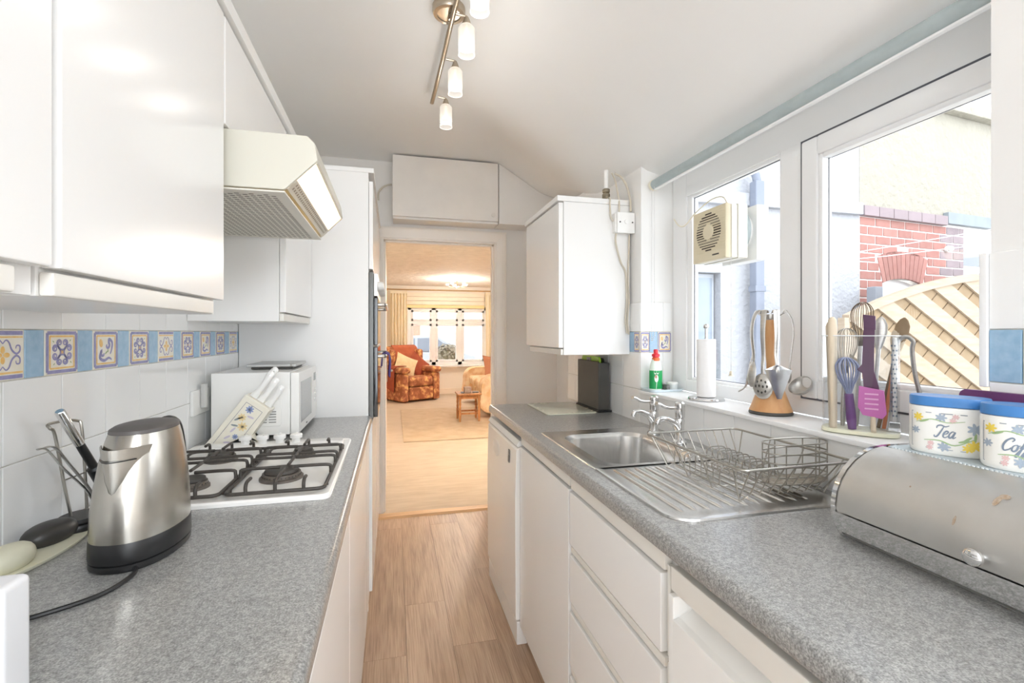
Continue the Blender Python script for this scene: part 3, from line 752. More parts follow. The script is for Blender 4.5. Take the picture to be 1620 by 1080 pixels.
# ================================================================== LEFT WORKTOP OBJECTS
# gas hob
HX0, HX1, HY0, HY1 = -0.640, -0.143, 1.170, 1.785
hb = thing('gas_hob', 'white four-burner gas hob set in the left worktop', 'hob', (-0.39, 1.48, ZT))
Menam = mat('white_enamel', (246, 245, 242), 0.16, var=(6, 0.01))
b = B()
L = [rrect(HX0, HX1, HY0, HY1, 0.02, ZT+0.0005), rrect(HX0, HX1, HY0, HY1, 0.02, ZT+0.008), rrect(HX0+0.004, HX1-0.004, HY0+0.004, HY1-0.004, 0.018, ZT+0.012),
     rrect(HX0+0.02, HX1-0.02, HY0+0.02, HY1-0.02, 0.02, ZT+0.011), rrect(HX0+0.03, HX1-0.03, HY0+0.03, HY1-0.03, 0.02, ZT+0.007)]
b.loops(L, True, True, True); ob('hob_plate', b, Menam, hb)
b = B()
L = [rrect(HX0+0.035, HX1-0.02, 1.69, HY1-0.012, 0.02, ZT+0.006), rrect(HX0+0.04, HX1-0.025, 1.695, HY1-0.017, 0.02, ZT+0.018)]
b.loops(L, True, True, True); ob('control_ledge', b, Menam, hb, sharp=60)
for x in (-0.475, -0.423, -0.370, -0.319):
    bb = B(); bb.lathe([(0.013, 0), (0.013, 0.012), (0.019, 0.014), (0.0195, 0.024), (0.017, 0.027), (0.0, 0.028)], (x, 1.738, ZT+0.018), 20)
    bb.box(x-0.003, x+0.003, 1.722, 1.754, ZT+0.044, ZT+0.048, 0.001); ob('control_knob', bb, Mwhite, hb)
BUR = ((-0.282, 1.345, 0.046), (-0.268, 1.575, 0.030), (-0.495, 1.575, 0.038), (-0.478, 1.315, 0.034))
for x, y, r in BUR:
    bb = B(); bb.lathe([(r*1.15, 0), (r*1.15, 0.006), (r, 0.008), (r, 0.017)], (x, y, ZT+0.0068), 28)
    br = ob('burner', bb, mat('burner_ring', (120, 112, 104), 0.45, 0.4, var=(60, 0.1)), hb)
    bb = B(); bb.lathe([(r*0.86, 0), (r*0.9, 0.003), (r*0.86, 0.0085), (0, 0.0095)], (x, y, ZT+0.0235), 28); ob('burner_cap', bb, Miron, br)
    bb = B()
    for k in range(int(r*700)):
        a = 2*PI*k/int(r*700); bb.cyl((x+math.cos(a)*r*0.98, y+math.sin(a)*r*0.98, ZT+0.018), (x+math.cos(a)*r*1.03, y+math.sin(a)*r*1.03, ZT+0.018), 0.0013, n=6)
    o = ob('flame_port', bb, Mblack, br); o['kind'] = 'stuff'
ZR, ZF = ZT+0.0165, ZT+0.040
def finger(bb, p, q, drop=True):
    p = Vector(p); q = Vector(q)
    d = (q-p).normalized()
    bb.tube(catmull([p, p+Vector((0, 0, ZF-ZR-0.008)), p+d*0.010+Vector((0, 0, ZF-ZR)), q+Vector((0, 0, ZF-ZR))], 4), 0.0042, 8)
for x0, x1 in ((-0.600, -0.386), (-0.374, -0.160)):
    gp = thing('pan_support', 'black iron pan support on the %s half of the gas hob' % ('wall-side' if x0 < -0.5 else 'front'), 'pan support', ((x0+x1)/2, 1.44, ZT+0.0125))
    bb = B(); bb.tube(rrect(x0, x1, 1.205, 1.665, 0.018, ZR, 4), 0.0045, 8, closed=True)
    ob('rim', bb, Miron, gp)
    xm = (x0+x1)/2
    for yc in (1.33, 1.565):
        ends = [((x0, yc, ZR), (xm-0.016, yc, ZR)), ((x1, yc, ZR), (xm+0.016, yc, ZR))]
        ends.append(((xm, 1.205, ZR), (xm, yc-0.018, ZR)) if yc < 1.4 else ((xm, 1.665, ZR), (xm, yc+0.018, ZR)))
        ends.append(((x0+0.045, 1.205, ZR), (x0+0.045, 1.245, ZR)) if yc < 1.4 else ((x0+0.045, 1.665, ZR), (x0+0.045, 1.63, ZR)))
        ends.append(((x1-0.045, 1.205, ZR), (x1-0.045, 1.235, ZR)) if yc < 1.4 else ((x1-0.045, 1.665, ZR), (x1-0.045, 1.63, ZR)))
        for p, q in ends:
            bb = B(); finger(bb, p, q); ob('prong', bb, Miron, gp)
    for yc in (1.43, 1.475):
        bb = B(); finger(bb, (x0, yc, ZR), (x0+0.07, yc, ZR)); finger(bb, (x1, yc, ZR), (x1-0.07, yc, ZR))
        bb.tube([(x0+0.06, yc, ZF), (x1-0.06, yc, ZF)], 0.0042, 8); ob('crossbar', bb, Miron, gp)
    bb = B(); bb.tube(catmull([(xm, 1.35, ZF), (xm, 1.43, ZF), (xm, 1.475, ZF), (xm, 1.55, ZF)], 3), 0.0042, 8); ob('centre_bar', bb, Miron, gp)
    for fx in (x0+0.0, x1-0.0):
        for fy in (1.62, 1.245):
            bb = B(); bb.cyl((fx, fy, ZT+0.0075), (fx, fy, ZR), 0.005, n=8); ob('foot', bb, Miron, gp)

# kettle -------------------------------------------------------------
KX, KY = -0.430, 0.975
kt = thing('kettle', 'brushed steel kettle with black lid and base on the left worktop', 'kettle', (KX, KY, ZT))
def oval(sx, sy, z, cy=0, n=40, p=2.3):
    out = []
    for k in range(n):
        a = 2*PI*k/n; c_, s_ = math.cos(a), math.sin(a)
        out.append((KX+sx*math.copysign(abs(c_)**(2/p), c_), KY+cy+sy*math.copysign(abs(s_)**(2/p), s_), ZT+z))
    return out
b = B(); b.loops([oval(0.0585, 0.0875, 0.0008), oval(0.061, 0.090, 0.004), oval(0.061, 0.090, 0.012), oval(0.0585, 0.0875, 0.0135)], True, True, True)
ob('power_base', b, Mblack, kt)
b = B(); b.loops([oval(0.061, 0.090, 0.0145), oval(0.062, 0.091, 0.018), oval(0.0612, 0.0902, 0.046), oval(0.060, 0.089, 0.0475)], True, True, True)
ob('base_band', b, Mblack, kt)
b = B(); prof = [(0.0475, 1.0, 0), (0.06, 1.0, 0), (0.09, 0.985, 0), (0.13, 0.935, 0.002), (0.17, 0.855, 0.004), (0.20, 0.77, 0.006), (0.215, 0.71, 0.007)]
b.loops([oval(0.0605*s_, 0.0895*s_, z, c_) for z, s_, c_ in prof], True, True, True)
Mk = mat('kettle_steel', (200, 196, 188), 0.27, 1.0, var=(30, 0.05), stretch=(1, 1, 0.08), bump=(260, 0.05))
kb = ob('body', b, Mk, kt)
b = B(); b.loops([oval(0.0605*0.715, 0.0895*0.715, 0.2155, 0.007), oval(0.0605*0.70, 0.0895*0.70, 0.221, 0.007), oval(0.0605*0.6, 0.0895*0.6, 0.2255, 0.007), oval(0.0605*0.3, 0.0895*0.3, 0.2275, 0.007)], True, True, True)
ob('lid', b, mat('grey_lid', (92, 88, 86), 0.45), kt)
# spout : V shaped lip on the front (-y)
b = B(); L = []
for z, w_, out in ((0.122, 0.005, 0.001), (0.130, 0.014, 0.005), (0.145, 0.022, 0.010), (0.165, 0.029, 0.016), (0.182, 0.034, 0.022), (0.198, 0.038, 0.029)):
    s_ = 1.0 if z < 0.09 else 1.0-0.29*((z-0.08)/0.135)**1.5
    yb = KY+0.006*(z/0.215)-0.0895*s_
    L.append([(KX+w_*u, yb+0.016*u*u+0.003-out*(1-abs(u)**1.5), ZT+z) for u in (-1, -0.75, -0.5, -0.25, 0, 0.25, 0.5, 0.75, 1)])
b.loops(L, closed=False)
sp = ob('spout', b, Mk, kb); sm = sp.modifiers.new('thickness', 'SOLIDIFY'); sm.thickness = 0.002
b = B(); b.prism([(KX-0.028, KY-0.066), (KX+0.028, KY-0.066), (KX+0.012, KY-0.086), (KX, KY-0.094), (KX-0.012, KY-0.086)], 'z', ZT+0.178, ZT+0.1795)
for k in (-0.012, 0.0, 0.012): b.cyl((KX+k, KY-0.066, ZT+0.190), (KX+k, KY-0.073, ZT+0.186), 0.004, n=10)
ob('spout_filter', b, Mblack, sp)
b = B(); hpts = catmull([(KX, KY+0.060, ZT+0.214), (KX, KY+0.080, ZT+0.217), (KX, KY+0.100, ZT+0.203), (KX, KY+0.114, ZT+0.16), (KX, KY+0.117, ZT+0.11), (KX, KY+0.108, ZT+0.06), (KX, KY+0.085, ZT+0.04)], 5)
b.tube(hpts, [(0.009, 0.013)]*len(hpts), 12); ob('handle', b, Mblack, kt)
KR = -0.10
b = B(); b.tube(catmull([(KX+0.020, KY-0.075, ZT+0.006), (KX+0.032, KY-0.105, ZT+0.005), (KX+0.015, KY-0.16, ZT+0.0042), (KX-0.045, KY-0.205, ZT+0.0042), (KX-0.12, KY-0.235, ZT+0.0042), (KX-0.19, KY-0.25, ZT+0.0042)], 7), 0.0035, 8)
b.xf(Matrix.Translation((KX, KY, 0)) @ Matrix.Rotation(-KR, 4, 'Z') @ Matrix.Translation((-KX, -KY, 0)))
ob('power_cord', b, Mblack, kt)
kt.rotation_euler = (0, 0, KR)

# shakers on tray
def blob(bb, c, rx, ry, h, rot, pw=2.6, n=28, flatz=0.62):
    L = []
    for z, s_ in ((0, 0.80), (0.12, 0.93), (0.3, 0.995), (0.45, 1.0), (0.62, 0.95), (0.78, 0.84), (0.9, 0.66), (0.97, 0.42), (1.0, 0.15)):
        l = []
        for k in range(n):
            a = 2*PI*k/n; x, y = rx*s_*math.cos(a), ry*s_*math.sin(a)
            l.append((c[0]+x*math.cos(rot)-y*math.sin(rot), c[1]+x*math.sin(rot)+y*math.cos(rot), c[2]+h*z))
        L.append(l)
    bb.loops(L, True, True, True)
b = B(); L = []
for z, s_ in ((0.0006, 0.94), (0.003, 0.98), (0.007, 1.0), (0.0072, 0.975), (0.004, 0.95)):
    l = []
    for k in range(32):
        a = 2*PI*k/32; x, y = 0.046*s_*math.cos(a), 0.125*s_*math.sin(a); r_ = -0.12
        l.append((-0.605+x*math.cos(r_)-y*math.sin(r_), 0.985+x*math.sin(r_)+y*math.cos(r_), ZT+z))
    L.append(l)
b.loops(L, True, True, True)
tag(ob('shaker_tray', b, mat('cream_ceramic', (222, 220, 198), 0.3, var=(6, 0.02))), 'long cream oval tray under the two pebble shakers', 'tray')
b = B(); blob(b, (-0.612, 1.052, ZT+0.0045), 0.031, 0.048, 0.034, -0.2)
ps = tag(ob('pebble_shaker', b, mat('black_satin', (54, 52, 50), 0.42, var=(30, 0.05))), 'black pebble-shaped shaker on the cream tray', 'shaker')
b = B(); blob(b, (-0.607, 0.945, ZT+0.0045), 0.028, 0.042, 0.036, -0.1)
ps = tag(ob('pebble_shaker', b, mat('cream_satin', (214, 212, 190), 0.45, var=(20, 0.03))), 'cream pebble-shaped shaker at the left edge on the tray', 'shaker')

# wire stand with frother and tongs
ws = thing('wire_utensil_stand', 'chrome wire stand with black round base against the left tiles', 'stand', (-0.60, 1.135, ZT))
b = B(); b.lathe([(0.042, 0.0006), (0.044, 0.004), (0.044, 0.012), (0.041, 0.016), (0.0, 0.0165)], (-0.600, 1.118, ZT), 32, sx=0.9)
b.lathe([(0.039, 0.0165), (0.041, 0.02), (0.037, 0.026), (0, 0.0265)], (-0.600, 1.118, ZT), 32, sx=0.9)
ob('base', b, Mblack, ws)
b = B(); b.tube(catmull([(-0.612, 1.113, ZT+0.02), (-0.618, 1.102, ZT+0.09), (-0.625, 1.088, ZT+0.19), (-0.628, 1.080, ZT+0.205), (-0.634, 1.085, ZT+0.212), (-0.632, 1.12, ZT+0.212), (-0.624, 1.152, ZT+0.207), (-0.618, 1.155, ZT+0.19), (-0.612, 1.155, ZT+0.09), (-0.608, 1.153, ZT+0.02)], 5), 0.0028, 8)
b.tube([(-0.619, 1.102, ZT+0.10), (-0.612, 1.155, ZT+0.10)], 0.0015, 6)
ob('wire_frame', b, Mwire, ws)
fz = thing('milk_frother', 'black and silver milk frother with blue coil leaning in the wire stand', 'milk frother', (-0.6, 1.14, ZT+0.03))
A_, C_ = Vector((-0.604, 1.063, ZT+0.240)), Vector((-0.588, 1.180, ZT+0.060))
dv = (C_-A_)
b = B(); b.tube([A_, A_+dv*0.01, A_+dv*0.40], [0.0065, 0.008, 0.0085], 14); ob('silver_sleeve', b, Mchrome, fz)
b = B(); b.tube([A_+dv*0.40, A_+dv*0.72], [0.0075, 0.008], 14); ob('grip', b, Mblack, fz)
b = B(); b.tube([A_+dv*0.70, A_+dv*0.72, A_+dv*1.0, A_+dv*1.02], [0.008, 0.0125, 0.0135, 0.011], 16); ob('battery_case', b, Mblack, fz)
b = B(); pts = []
q0 = Vector((-0.587, 1.150, ZT+0.082)); q1 = Vector((-0.585, 1.158, ZT+0.035))
for k in range(61):
    a = 2*PI*k/10; t = k/60; pts.append(q0.lerp(q1, t)+Vector((math.cos(a)*0.006, math.sin(a)*0.006, 0)))
b.tube(pts, 0.0013, 6); ob('coil', b, mat('blue_metal', (86, 160, 196), 0.3, 0.6), fz)
tg = thing('tongs', 'steel serving tongs leaning in the wire stand', 'tongs', (-0.61, 1.12, ZT+0.03))
for s_ in (-1, 1):
    b = B(); p = catmull([(-0.630+0.002*s_, 1.057+0.004*s_, ZT+0.172), (-0.624, 1.075+0.010*s_, ZT+0.168), (-0.612, 1.10+0.010*s_, ZT+0.125), (-0.600, 1.135+0.005*s_, ZT+0.075), (-0.597, 1.152+0.002*s_, ZT+0.045)], 5)
    b.tube(p, [(0.0016, 0.0045)]*len(p), 8); ob('arm', b, Msteel, tg)

# slim panel at the left frame edge
pn = thing('slim_device', 'white slim upright device with dark face cropped at the lower left', 'device', (-0.47, 0.60, ZT))
b = B(); b.box(-0.585, -0.379, 0.5825, 0.625, ZT+0.0005, ZT+0.128, 0.007, 3); ob('shell', b, mat('device_white', (226, 227, 230), 0.3), pn)
b = B(); b.box(-0.575, -0.388, 0.5795, 0.583, ZT+0.006, ZT+0.122, 0.003); ob('front_face', b, Mdark, pn)

# microwave ------------------------------------------------------------
mw = thing('microwave', 'white microwave oven in the corner by the oven tower', 'microwave', (-0.48, 2.085, ZT))
b = B(); b.box(-0.626, -0.367, 1.885, 2.288, ZT+0.014, 1.158, 0.004)
for x in (-0.60, -0.40):
    for y in (1.92, 2.25): b.cyl((x, y, ZT+0.0005), (x, y, ZT+0.016), 0.012, n=12)
bd = ob('body', b, Mwhite, mw)
b = B(); b.prism([(-0.52, 0.962), (-0.40, 0.962), (-0.395, 0.97), (-0.395, 1.06), (-0.52, 1.06)], 'y', 1.8815, 1.886, 0.002); ob('side_panel', b, Mwhite, bd)
for i in range(5):
    for x in (-0.468, -0.437):
        bb = B(); bb.box(x, x+0.024, 1.8805, 1.884, 0.975+0.0095*i, 0.979+0.0095*i); ob('vent_slot', bb, mat('vent_grey', (150, 150, 148), 0.6), bd)
b = B(); b.box(-0.572, -0.564, 1.8835, 1.886, 0.99, 0.994); b.box(-0.574, -0.57, 1.8835, 1.886, 0.982, 0.985); ob('screw', b, Mdark, bd)
dr = ob('door', B().box(-0.366, -0.336, 1.886, 2.19, ZT+0.016, 1.156, 0.004), Mwhite, mw)
ob('door_window', B().box(-0.3365, -0.335, 1.915, 2.150, 0.965, 1.118, 0.0005), mat('microwave_window', (176, 178, 178), 0.2, var=(200, 0.05)), dr)
ob('badge', B().box(-0.3365, -0.3354, 2.03, 2.055, 0.942, 0.947), Mdark, dr)
cp = ob('control_panel', B().box(-0.366, -0.336, 2.192, 2.287, ZT+0.016, 1.156, 0.004), Mwhite, mw)
ob('display', B().box(-0.3365, -0.3352, 2.215, 2.265, 1.095, 1.128), mat('display_grey', (120, 124, 122), 0.2), cp)
for z in (1.055, 1.035, 1.012):
    bb = B(); bb.tube([(-0.337, 2.24, z), (-0.333, 2.24, z)], [0.008, 0.007], 12); ob('button', bb, mat('button_grey', (222, 222, 220), 0.4), cp)
# scale on microwave
kc = thing('kitchen_scale', 'flat silver digital scale lying on top of the microwave', 'scale', (-0.47, 2.12, 1.1585), 0.0)
b = B(); b.box(-0.535, -0.385, 2.03, 2.23, 1.1585, 1.168, 0.003); ob('base', b, Mdark, kc)
b = B(); b.box(-0.548, -0.372, 2.015, 2.245, 1.1685, 1.180, 0.003); ob('platform', b, mat('silver_paint', (190, 190, 188), 0.35, 0.5), kc)
b = B(); b.box(-0.392, -0.384, 2.0135, 2.0155, 1.170, 1.179); ob('edge_clip', b, Mchrome, kc)
# socket & plug behind microwave
sk = thing('wall_socket', 'white double socket on the tiles behind the microwave', 'socket', (-0.655, 1.87, 1.06))
ob('plate', B().box(-0.6595, -0.650, 1.80, 1.95, 1.02, 1.105, 0.002), Mwhite, sk)
ob('plug', B().box(-0.6495, -0.632, 1.858, 1.880, 1.04, 1.125, 0.004), mat('plug_grey', (200, 200, 198), 0.4), sk)

# knife block -----------------------------------------------------------
kn = thing('knife_block', 'cream slanted knife block with flower panel in front of the microwave', 'knife block', (-0.53, 1.835, ZT))
Mkb = mat('knife_block_cream', (238, 234, 220), 0.35, var=(6, 0.01))
yb0, yb1 = 1.805, 1.872
PA, PB, PC = Vector((-0.618, 0, 0.922)), Vector((-0.492, 0, 1.090)), Vector((-0.405, 0, 1.046))
ax = (PB-PA).normalized(); pr = Vector((ax.z, 0, -ax.x))
wdt = 0.098
P4 = PA+pr*wdt*0.86
foot = [(PA.x, PA.z), (PB.x, PB.z), ((PB+pr*wdt).x, (PB+pr*wdt).z), ((PA+pr*wdt+ax*0.085).x, (PA+pr*wdt+ax*0.085).z), (-0.448, 0.922+0.006), (-0.452, 0.922), (-0.475, 0.922), (-0.485, 0.955), (-0.545, 0.922)]
b = B(); b.prism(foot, 'y', yb0, yb1, 0.003)
kbb = ob('block', b, Mkb, kn)
def kp(u, v, e=0.0): q = PA+ax*u+pr*v; return (q.x, yb0-e, q.z)
b = B(); ff = lambda u, v: kp(u, v, 0.0006)
for p in ([(0.02, 0.018), (0.19, 0.018)], [(0.19, 0.018), (0.19, 0.080)], [(0.19, 0.080), (0.055, 0.080)]): ribbon(b, p, 0.0012, 0, ff)
for cx, cy, r, mi in ((0.175, 0.042, 0.013, 1), (0.14, 0.038, 0.013, 2), (0.115, 0.058, 0.015, 2), (0.075, 0.060, 0.009, 1)):
    for k in range(8):
        a = 2*PI*k/8; disc(b, cx+r*0.6*math.cos(a), cy+r*0.6*math.sin(a), r*0.5, r*0.24, a, mi, ff, 8)
    disc(b, cx, cy, r*0.22, r*0.22, 0, 3, ff, 8)
for cx, cy, a, mi in ((0.128, 0.030, 0.6, 3), (0.105, 0.035, 1.2, 3), (0.09, 0.04, 0.2, 4), (0.06, 0.04, 0.5, 4), (0.045, 0.05, 1.0, 4), (0.155, 0.06, 1.4, 4)): disc(b, cx, cy, 0.012, 0.0035, a, mi, ff, 8)
ob('flower_panel', b, [mat('panel_line', (120, 122, 140), 0.4), mat('cornflower_blue', (150, 166, 208), 0.5), mat('flower_yellow', (240, 218, 166), 0.5), mat('leaf_grey', (150, 158, 160), 0.5), mat('pale_lilac', (206, 198, 214), 0.5)], kbb, flat=True)
for i, (v, ln, yy) in enumerate(((0.022, 0.105, 1.825), (0.020, 0.118, 1.852), (0.048, 0.095, 1.828), (0.078, 0.082, 1.830))):
    lb = ['largest white knife handle at the top of the knife block', 'white knife handle just behind the largest one in the knife block', 'white knife handle in the middle of the knife block', 'smallest white knife handle lowest in the knife block'][i]
    t = thing('kitchen_knife', lb, 'knife', tuple((PB+pr*v+Vector((0, yy, 0)))), 0, 'knives in the block')
    o0 = PB+pr*v; bb = B(); pts = []; rs = []
    for u, dv_, r1, r2 in ((0.0015, 0, 0.0065, 0.013), (0.012, 0, 0.0065, 0.012), (0.035, 0.002, 0.0065, 0.0085), (ln*0.65, 0.0, 0.007, 0.0095), (ln*0.88, -0.003, 0.0075, 0.012), (ln, -0.001, 0.006, 0.011), (ln+0.004, 0, 0.003, 0.006)):
        q = o0+ax*u+pr*dv_; pts.append((q.x, yy, q.z)); rs.append((r1, r2))
    bb.tube(pts, rs, 12, flat=(0, 1, 0)); hd_ = ob('handle', bb, Mwhite, t)
    for u in (ln*0.9,):
        q = o0+ax*u; bb = B(); bb.cyl((q.x, yy-0.0085, q.z), (q.x, yy-0.006, q.z), 0.0022, n=10); ob('rivet', bb, Mchrome, hd_)
# ================================================================== RIGHT WORKTOP OBJECTS
SX0, SX1, SY0, SY1 = 0.551, 0.995, 0.845, 1.748
sk = thing('sink', 'stainless steel sink with ribbed draining board', 'sink', (0.77, 1.3, ZT))
b = B(); z = ZT
def lp(x0, x1, y0, y1, r, zz, n=6): return rrect(x0, x1, y0, y1, r, zz, n)
ym = 1.235
# bowl half : outer edge, flat rim, recessed surround, bowl walls, bowl floor
L = [lp(SX0, SX1, ym, SY1, 0.012, z+0.0005), lp(SX0+0.002, SX1-0.002, ym, SY1-0.002, 0.012, z+0.0037), lp(SX0+0.018, SX1-0.05, ym+0.012, SY1-0.018, 0.05, z+0.0040),
     lp(SX0+0.026, SX1-0.058, ym+0.02, SY1-0.026, 0.05, z+0.0032), lp(BX0-0.012, BX1+0.004, BY0-0.010, BY1+0.014, 0.07, z+0.0025), lp(BX0, BX1-0.004, BY0, BY1, 0.07, z-0.010),
     lp(BX0+0.006, BX1-0.010, BY0+0.006, BY1-0.006, 0.07, z-0.08), lp(BX0+0.012, BX1-0.018, BY0+0.012, BY1-0.012, 0.07, z-0.140), lp(BX0+0.05, BX1-0.055, BY0+0.05, BY1-0.05, 0.05, z-0.160)]
b.loops(L, True, False, True)
ob('bowl', b, Msink, sk, sharp=28)
b = B()
def half(x0, x1, y0, y1, r, zz):
    o = [(x1, y1, zz), (x0, y1, zz)]
    for cx, cy, a in ((x0+r, y0+r, PI), (x1-r, y0+r, 1.5*PI)):
        for k in range(8): t = a+PI/2*k/7; o.append((cx+r*math.cos(t), cy+r*math.sin(t), zz))
    return o
L = [half(SX0, SX1, SY0, ym, 0.06, z+0.0005), half(SX0+0.001, SX1-0.001, SY0+0.001, ym, 0.06, z+0.005), half(SX0+0.008, SX1-0.008, SY0+0.008, ym, 0.055, z+0.006),
     half(SX0+0.024, SX1-0.05, SY0+0.024, ym, 0.045, z+0.0035)]
b.loops(L, True, False, True)
db = ob('drainer', b, Msink, sk, sharp=28)
for i in range(11):
    x = SX0+0.050+0.0325*i
    bb = B(); p = [(x, SY0+0.045, z+0.0012), (x, SY0+0.065, z+0.0032), (x, ym-0.03, z+0.0032), (x, ym-0.008, z+0.0012)]
    bb.tube(p, [(0.002, 0.004), (0.0050, 0.0075), (0.0050, 0.0075), (0.002, 0.004)], 10); ob('drainer_rib', bb, Msink, db)
b = B(); b.lathe([(0.036, 0), (0.036, 0.003), (0.028, 0.004), (0.022, 0.001), (0.0, 0.001)], (0.76, 1.47, z-0.1595), 24); ob('waste', b, Mchrome, sk)
def tap(label, x, y):
    t = thing('pillar_tap', label, 'tap', (x, y, ZT+0.005), 0, 'pair of chrome lever taps')
    z = ZT+0.005
    b = B(); b.lathe([(0.024, 0), (0.024, 0.006), (0.017, 0.012), (0.0155, 0.03), (0.016, 0.06), (0.018, 0.078), (0.015, 0.086), (0.0, 0.087)], (x, y, z), 24); bd = ob('body', b, Mchrome, t)
    b = B(); p = catmull([(x-0.002, y, z+0.045), (x-0.02, y, z+0.070), (x-0.05, y, z+0.084), (x-0.075, y, z+0.086), (x-0.083, y, z+0.080), (x-0.085, y, z+0.068)], 5)
    b.tube(p, [0.014-0.005*min(1, k/14) for k in range(len(p))], 14); ob('spout', b, Mchrome, t)
    b = B(); b.lathe([(0.015, 0), (0.0165, 0.004), (0.0175, 0.03), (0.0165, 0.050), (0.012, 0.055), (0, 0.056)], (x+0.002, y, z+0.088), 18)
    hd_ = ob('valve_head', b, Mchrome, t)
    b = B(); p = catmull([(x-0.008, y, z+0.124), (x-0.03, y, z+0.122), (x-0.055, y, z+0.126), (x-0.075, y, z+0.136), (x-0.088, y, z+0.140)], 4)
    n = len(p); b.tube(p, [(0.0045+0.002*(k/n), 0.006+0.007*max(0, (k-n*0.55)/n)*2) for k in range(n)], 12, flat=(0, 0, 1)); ob('lever', b, Mchrome, hd_)
tap('chrome lever tap farther from the camera behind the sink', 0.958, 1.612)
tap('chrome lever tap nearer the camera behind the sink', 0.962, 1.452)

# dish rack ------------------------------------------------------------
RX0, RX1, RY0, RY1 = 0.706, 1.006, 0.842, 1.230
fx0, fx1, fy0, fy1 = 0.748, 0.978, 0.900, 1.185
zr, zf = 1.012, ZT+0.0095
dk = thing('dish_rack', 'empty wire dish rack standing on the draining board', 'dish rack', (0.856, 1.04, zf))
b = B(); b.tube(rrect(RX0, RX1, RY0, RY1, 0.02, zr, 4), 0.0030, 8, closed=True); ob('rim', b, Mwire, dk)
for k in range(10):     # far and near end wires
    t = k/9
    for yy, yf in ((RY1, fy1), (RY0, fy0)):
        bb = B(); bb.tube([(RX0+0.02+(RX1-RX0-0.04)*t, yy, zr), (fx0+(fx1-fx0)*t, yf, zf+0.012)], 0.0016, 6); ob('end_wire', bb, Mwire, dk)
for k in range(4):      # long side wires with their V feet
    t = k/3; y = RY0+0.03+(RY1-RY0-0.06)*t; yf = fy0+(fy1-fy0)*t
    for xx, xf, s_ in ((RX0, fx0, 1), (RX1, fx1, -1)):
        bb = B(); bb.tube([(xx, y, zr), (xf, yf, zf+0.0018), (xf+s_*0.016, yf-0.006, zf+0.014)], 0.0018, 6); ob('side_wire', bb, Mwire, dk)
for k in range(9):
    t = k/8; x = fx0+0.012+(fx1-fx0-0.024)*t
    bb = B(); bb.tube([(x, fy0-0.003, zf+0.012), (x, fy1+0.003, zf+0.012)], 0.0016, 6); ob('base_wire', bb, Mwire, dk)
for y in (fy0+0.08, fy0+0.18):
    bb = B(); bb.tube([(fx0, y, zf+0.0095), (fx1, y, zf+0.0095)], 0.0018, 6); ob('cross_wire', bb, Mwire, dk)
for k in range(9):      # plate loops
    y = fy0+0.085+0.0235*k
    for xa in (0.762, 0.865):
        bb = B(); bb.tube(catmull([(xa, y, zf+0.012), (xa, y, zf+0.040), (xa+0.010, y+0.004, zf+0.050), (xa+0.055, y+0.006, zf+0.050), (xa+0.066, y+0.004, zf+0.040), (xa+0.068, y, zf+0.012)], 3), 0.0016, 6); ob('plate_loop', bb, Mwire, dk)
cb = thing('cutlery_basket', 'oval wire cutlery basket inside the dish rack', 'cutlery basket', (0.957, 0.93, zf+0.014))
def ovalxy(cx, cy, rx, ry, zz, n=28): return [(cx+rx*math.copysign(abs(math.cos(2*PI*k/n))**0.75, math.cos(2*PI*k/n)), cy+ry*math.copysign(abs(math.sin(2*PI*k/n))**0.85, math.sin(2*PI*k/n)), zz) for k in range(n)]
CBX, CBY = 0.948, 0.952
for zz in (zf+0.020, zf+0.036, zf+0.068, zf+0.090, zf+0.112):
    bb = B(); bb.tube(ovalxy(CBX, CBY, 0.085, 0.036, zz), 0.0018, 6, closed=True); ob('hoop', bb, Mwire, cb)
for a in range(8):
    t = 2*PI*a/8+0.2; x = CBX+0.085*math.copysign(abs(math.cos(t))**0.75, math.cos(t)); y = CBY+0.036*math.copysign(abs(math.sin(t))**0.85, math.sin(t))
    bb = B(); bb.tube([(x, y, zf+0.020), (x, y, zf+0.112)], 0.0016, 6); ob('upright', bb, Mwire, cb)
b = B(); b.loops([ovalxy(CBX, CBY, 0.083, 0.034, zf+0.019), ovalxy(CBX, CBY, 0.083, 0.034, zf+0.021)], True, True, True); ob('base_mesh', b, mat('rusty_mesh', (150, 138, 122), 0.5, 0.6, var=(120, 0.2), col2=(190, 184, 174)), cb)

# bread bin --------------------------------------------------------------
bbx = thing('bread_bin', 'brushed steel roll-top bread bin at the right edge of the worktop', 'bread bin', (0.92, 0.5, ZT))
def bprof(g=0.0):
    pts = [(1.030-g, 0.0015+g), (1.030-g, 0.166-g), (0.965, 0.167-g)]
    for k in range(11):
        a = PI/2+ (PI/2+0.62)*k/10; pts.append((0.925+(0.122-g)*math.cos(a)*1.0, 0.062+(0.105-g)*math.sin(a)))
    pts.append((0.832+g, 0.0015+g))
    return [(x, ZT+zz) for x, zz in pts]
Mbb = mat('bread_bin_steel', (214, 213, 210), 0.46, 1.0, var=(6, 0.06), col2=(196, 194, 190), bump=(180, 0.04))
b = B(); b.prism(bprof(0.004), 'y', 0.30, 0.716); bo = ob('body', b, Mbb, bbx, sharp=25)
b = B()
pf = bprof()
L = [[(x, y_, zz) for x, zz in (pf if i in (1, 2) else bprof(0.006))] for i, y_ in enumerate((0.714, 0.7145, 0.724, 0.7245))]
b.loops(L, True, True, True); ob('end_cap', b, Mchrome, bbx, sharp=30)
def barc(a, g): return (0.925+(0.122+g)*math.cos(a), ZT+0.062+(0.105+g)*math.sin(a))
b = B(); L = []
A0, A1 = PI/2+0.12, PI+0.06
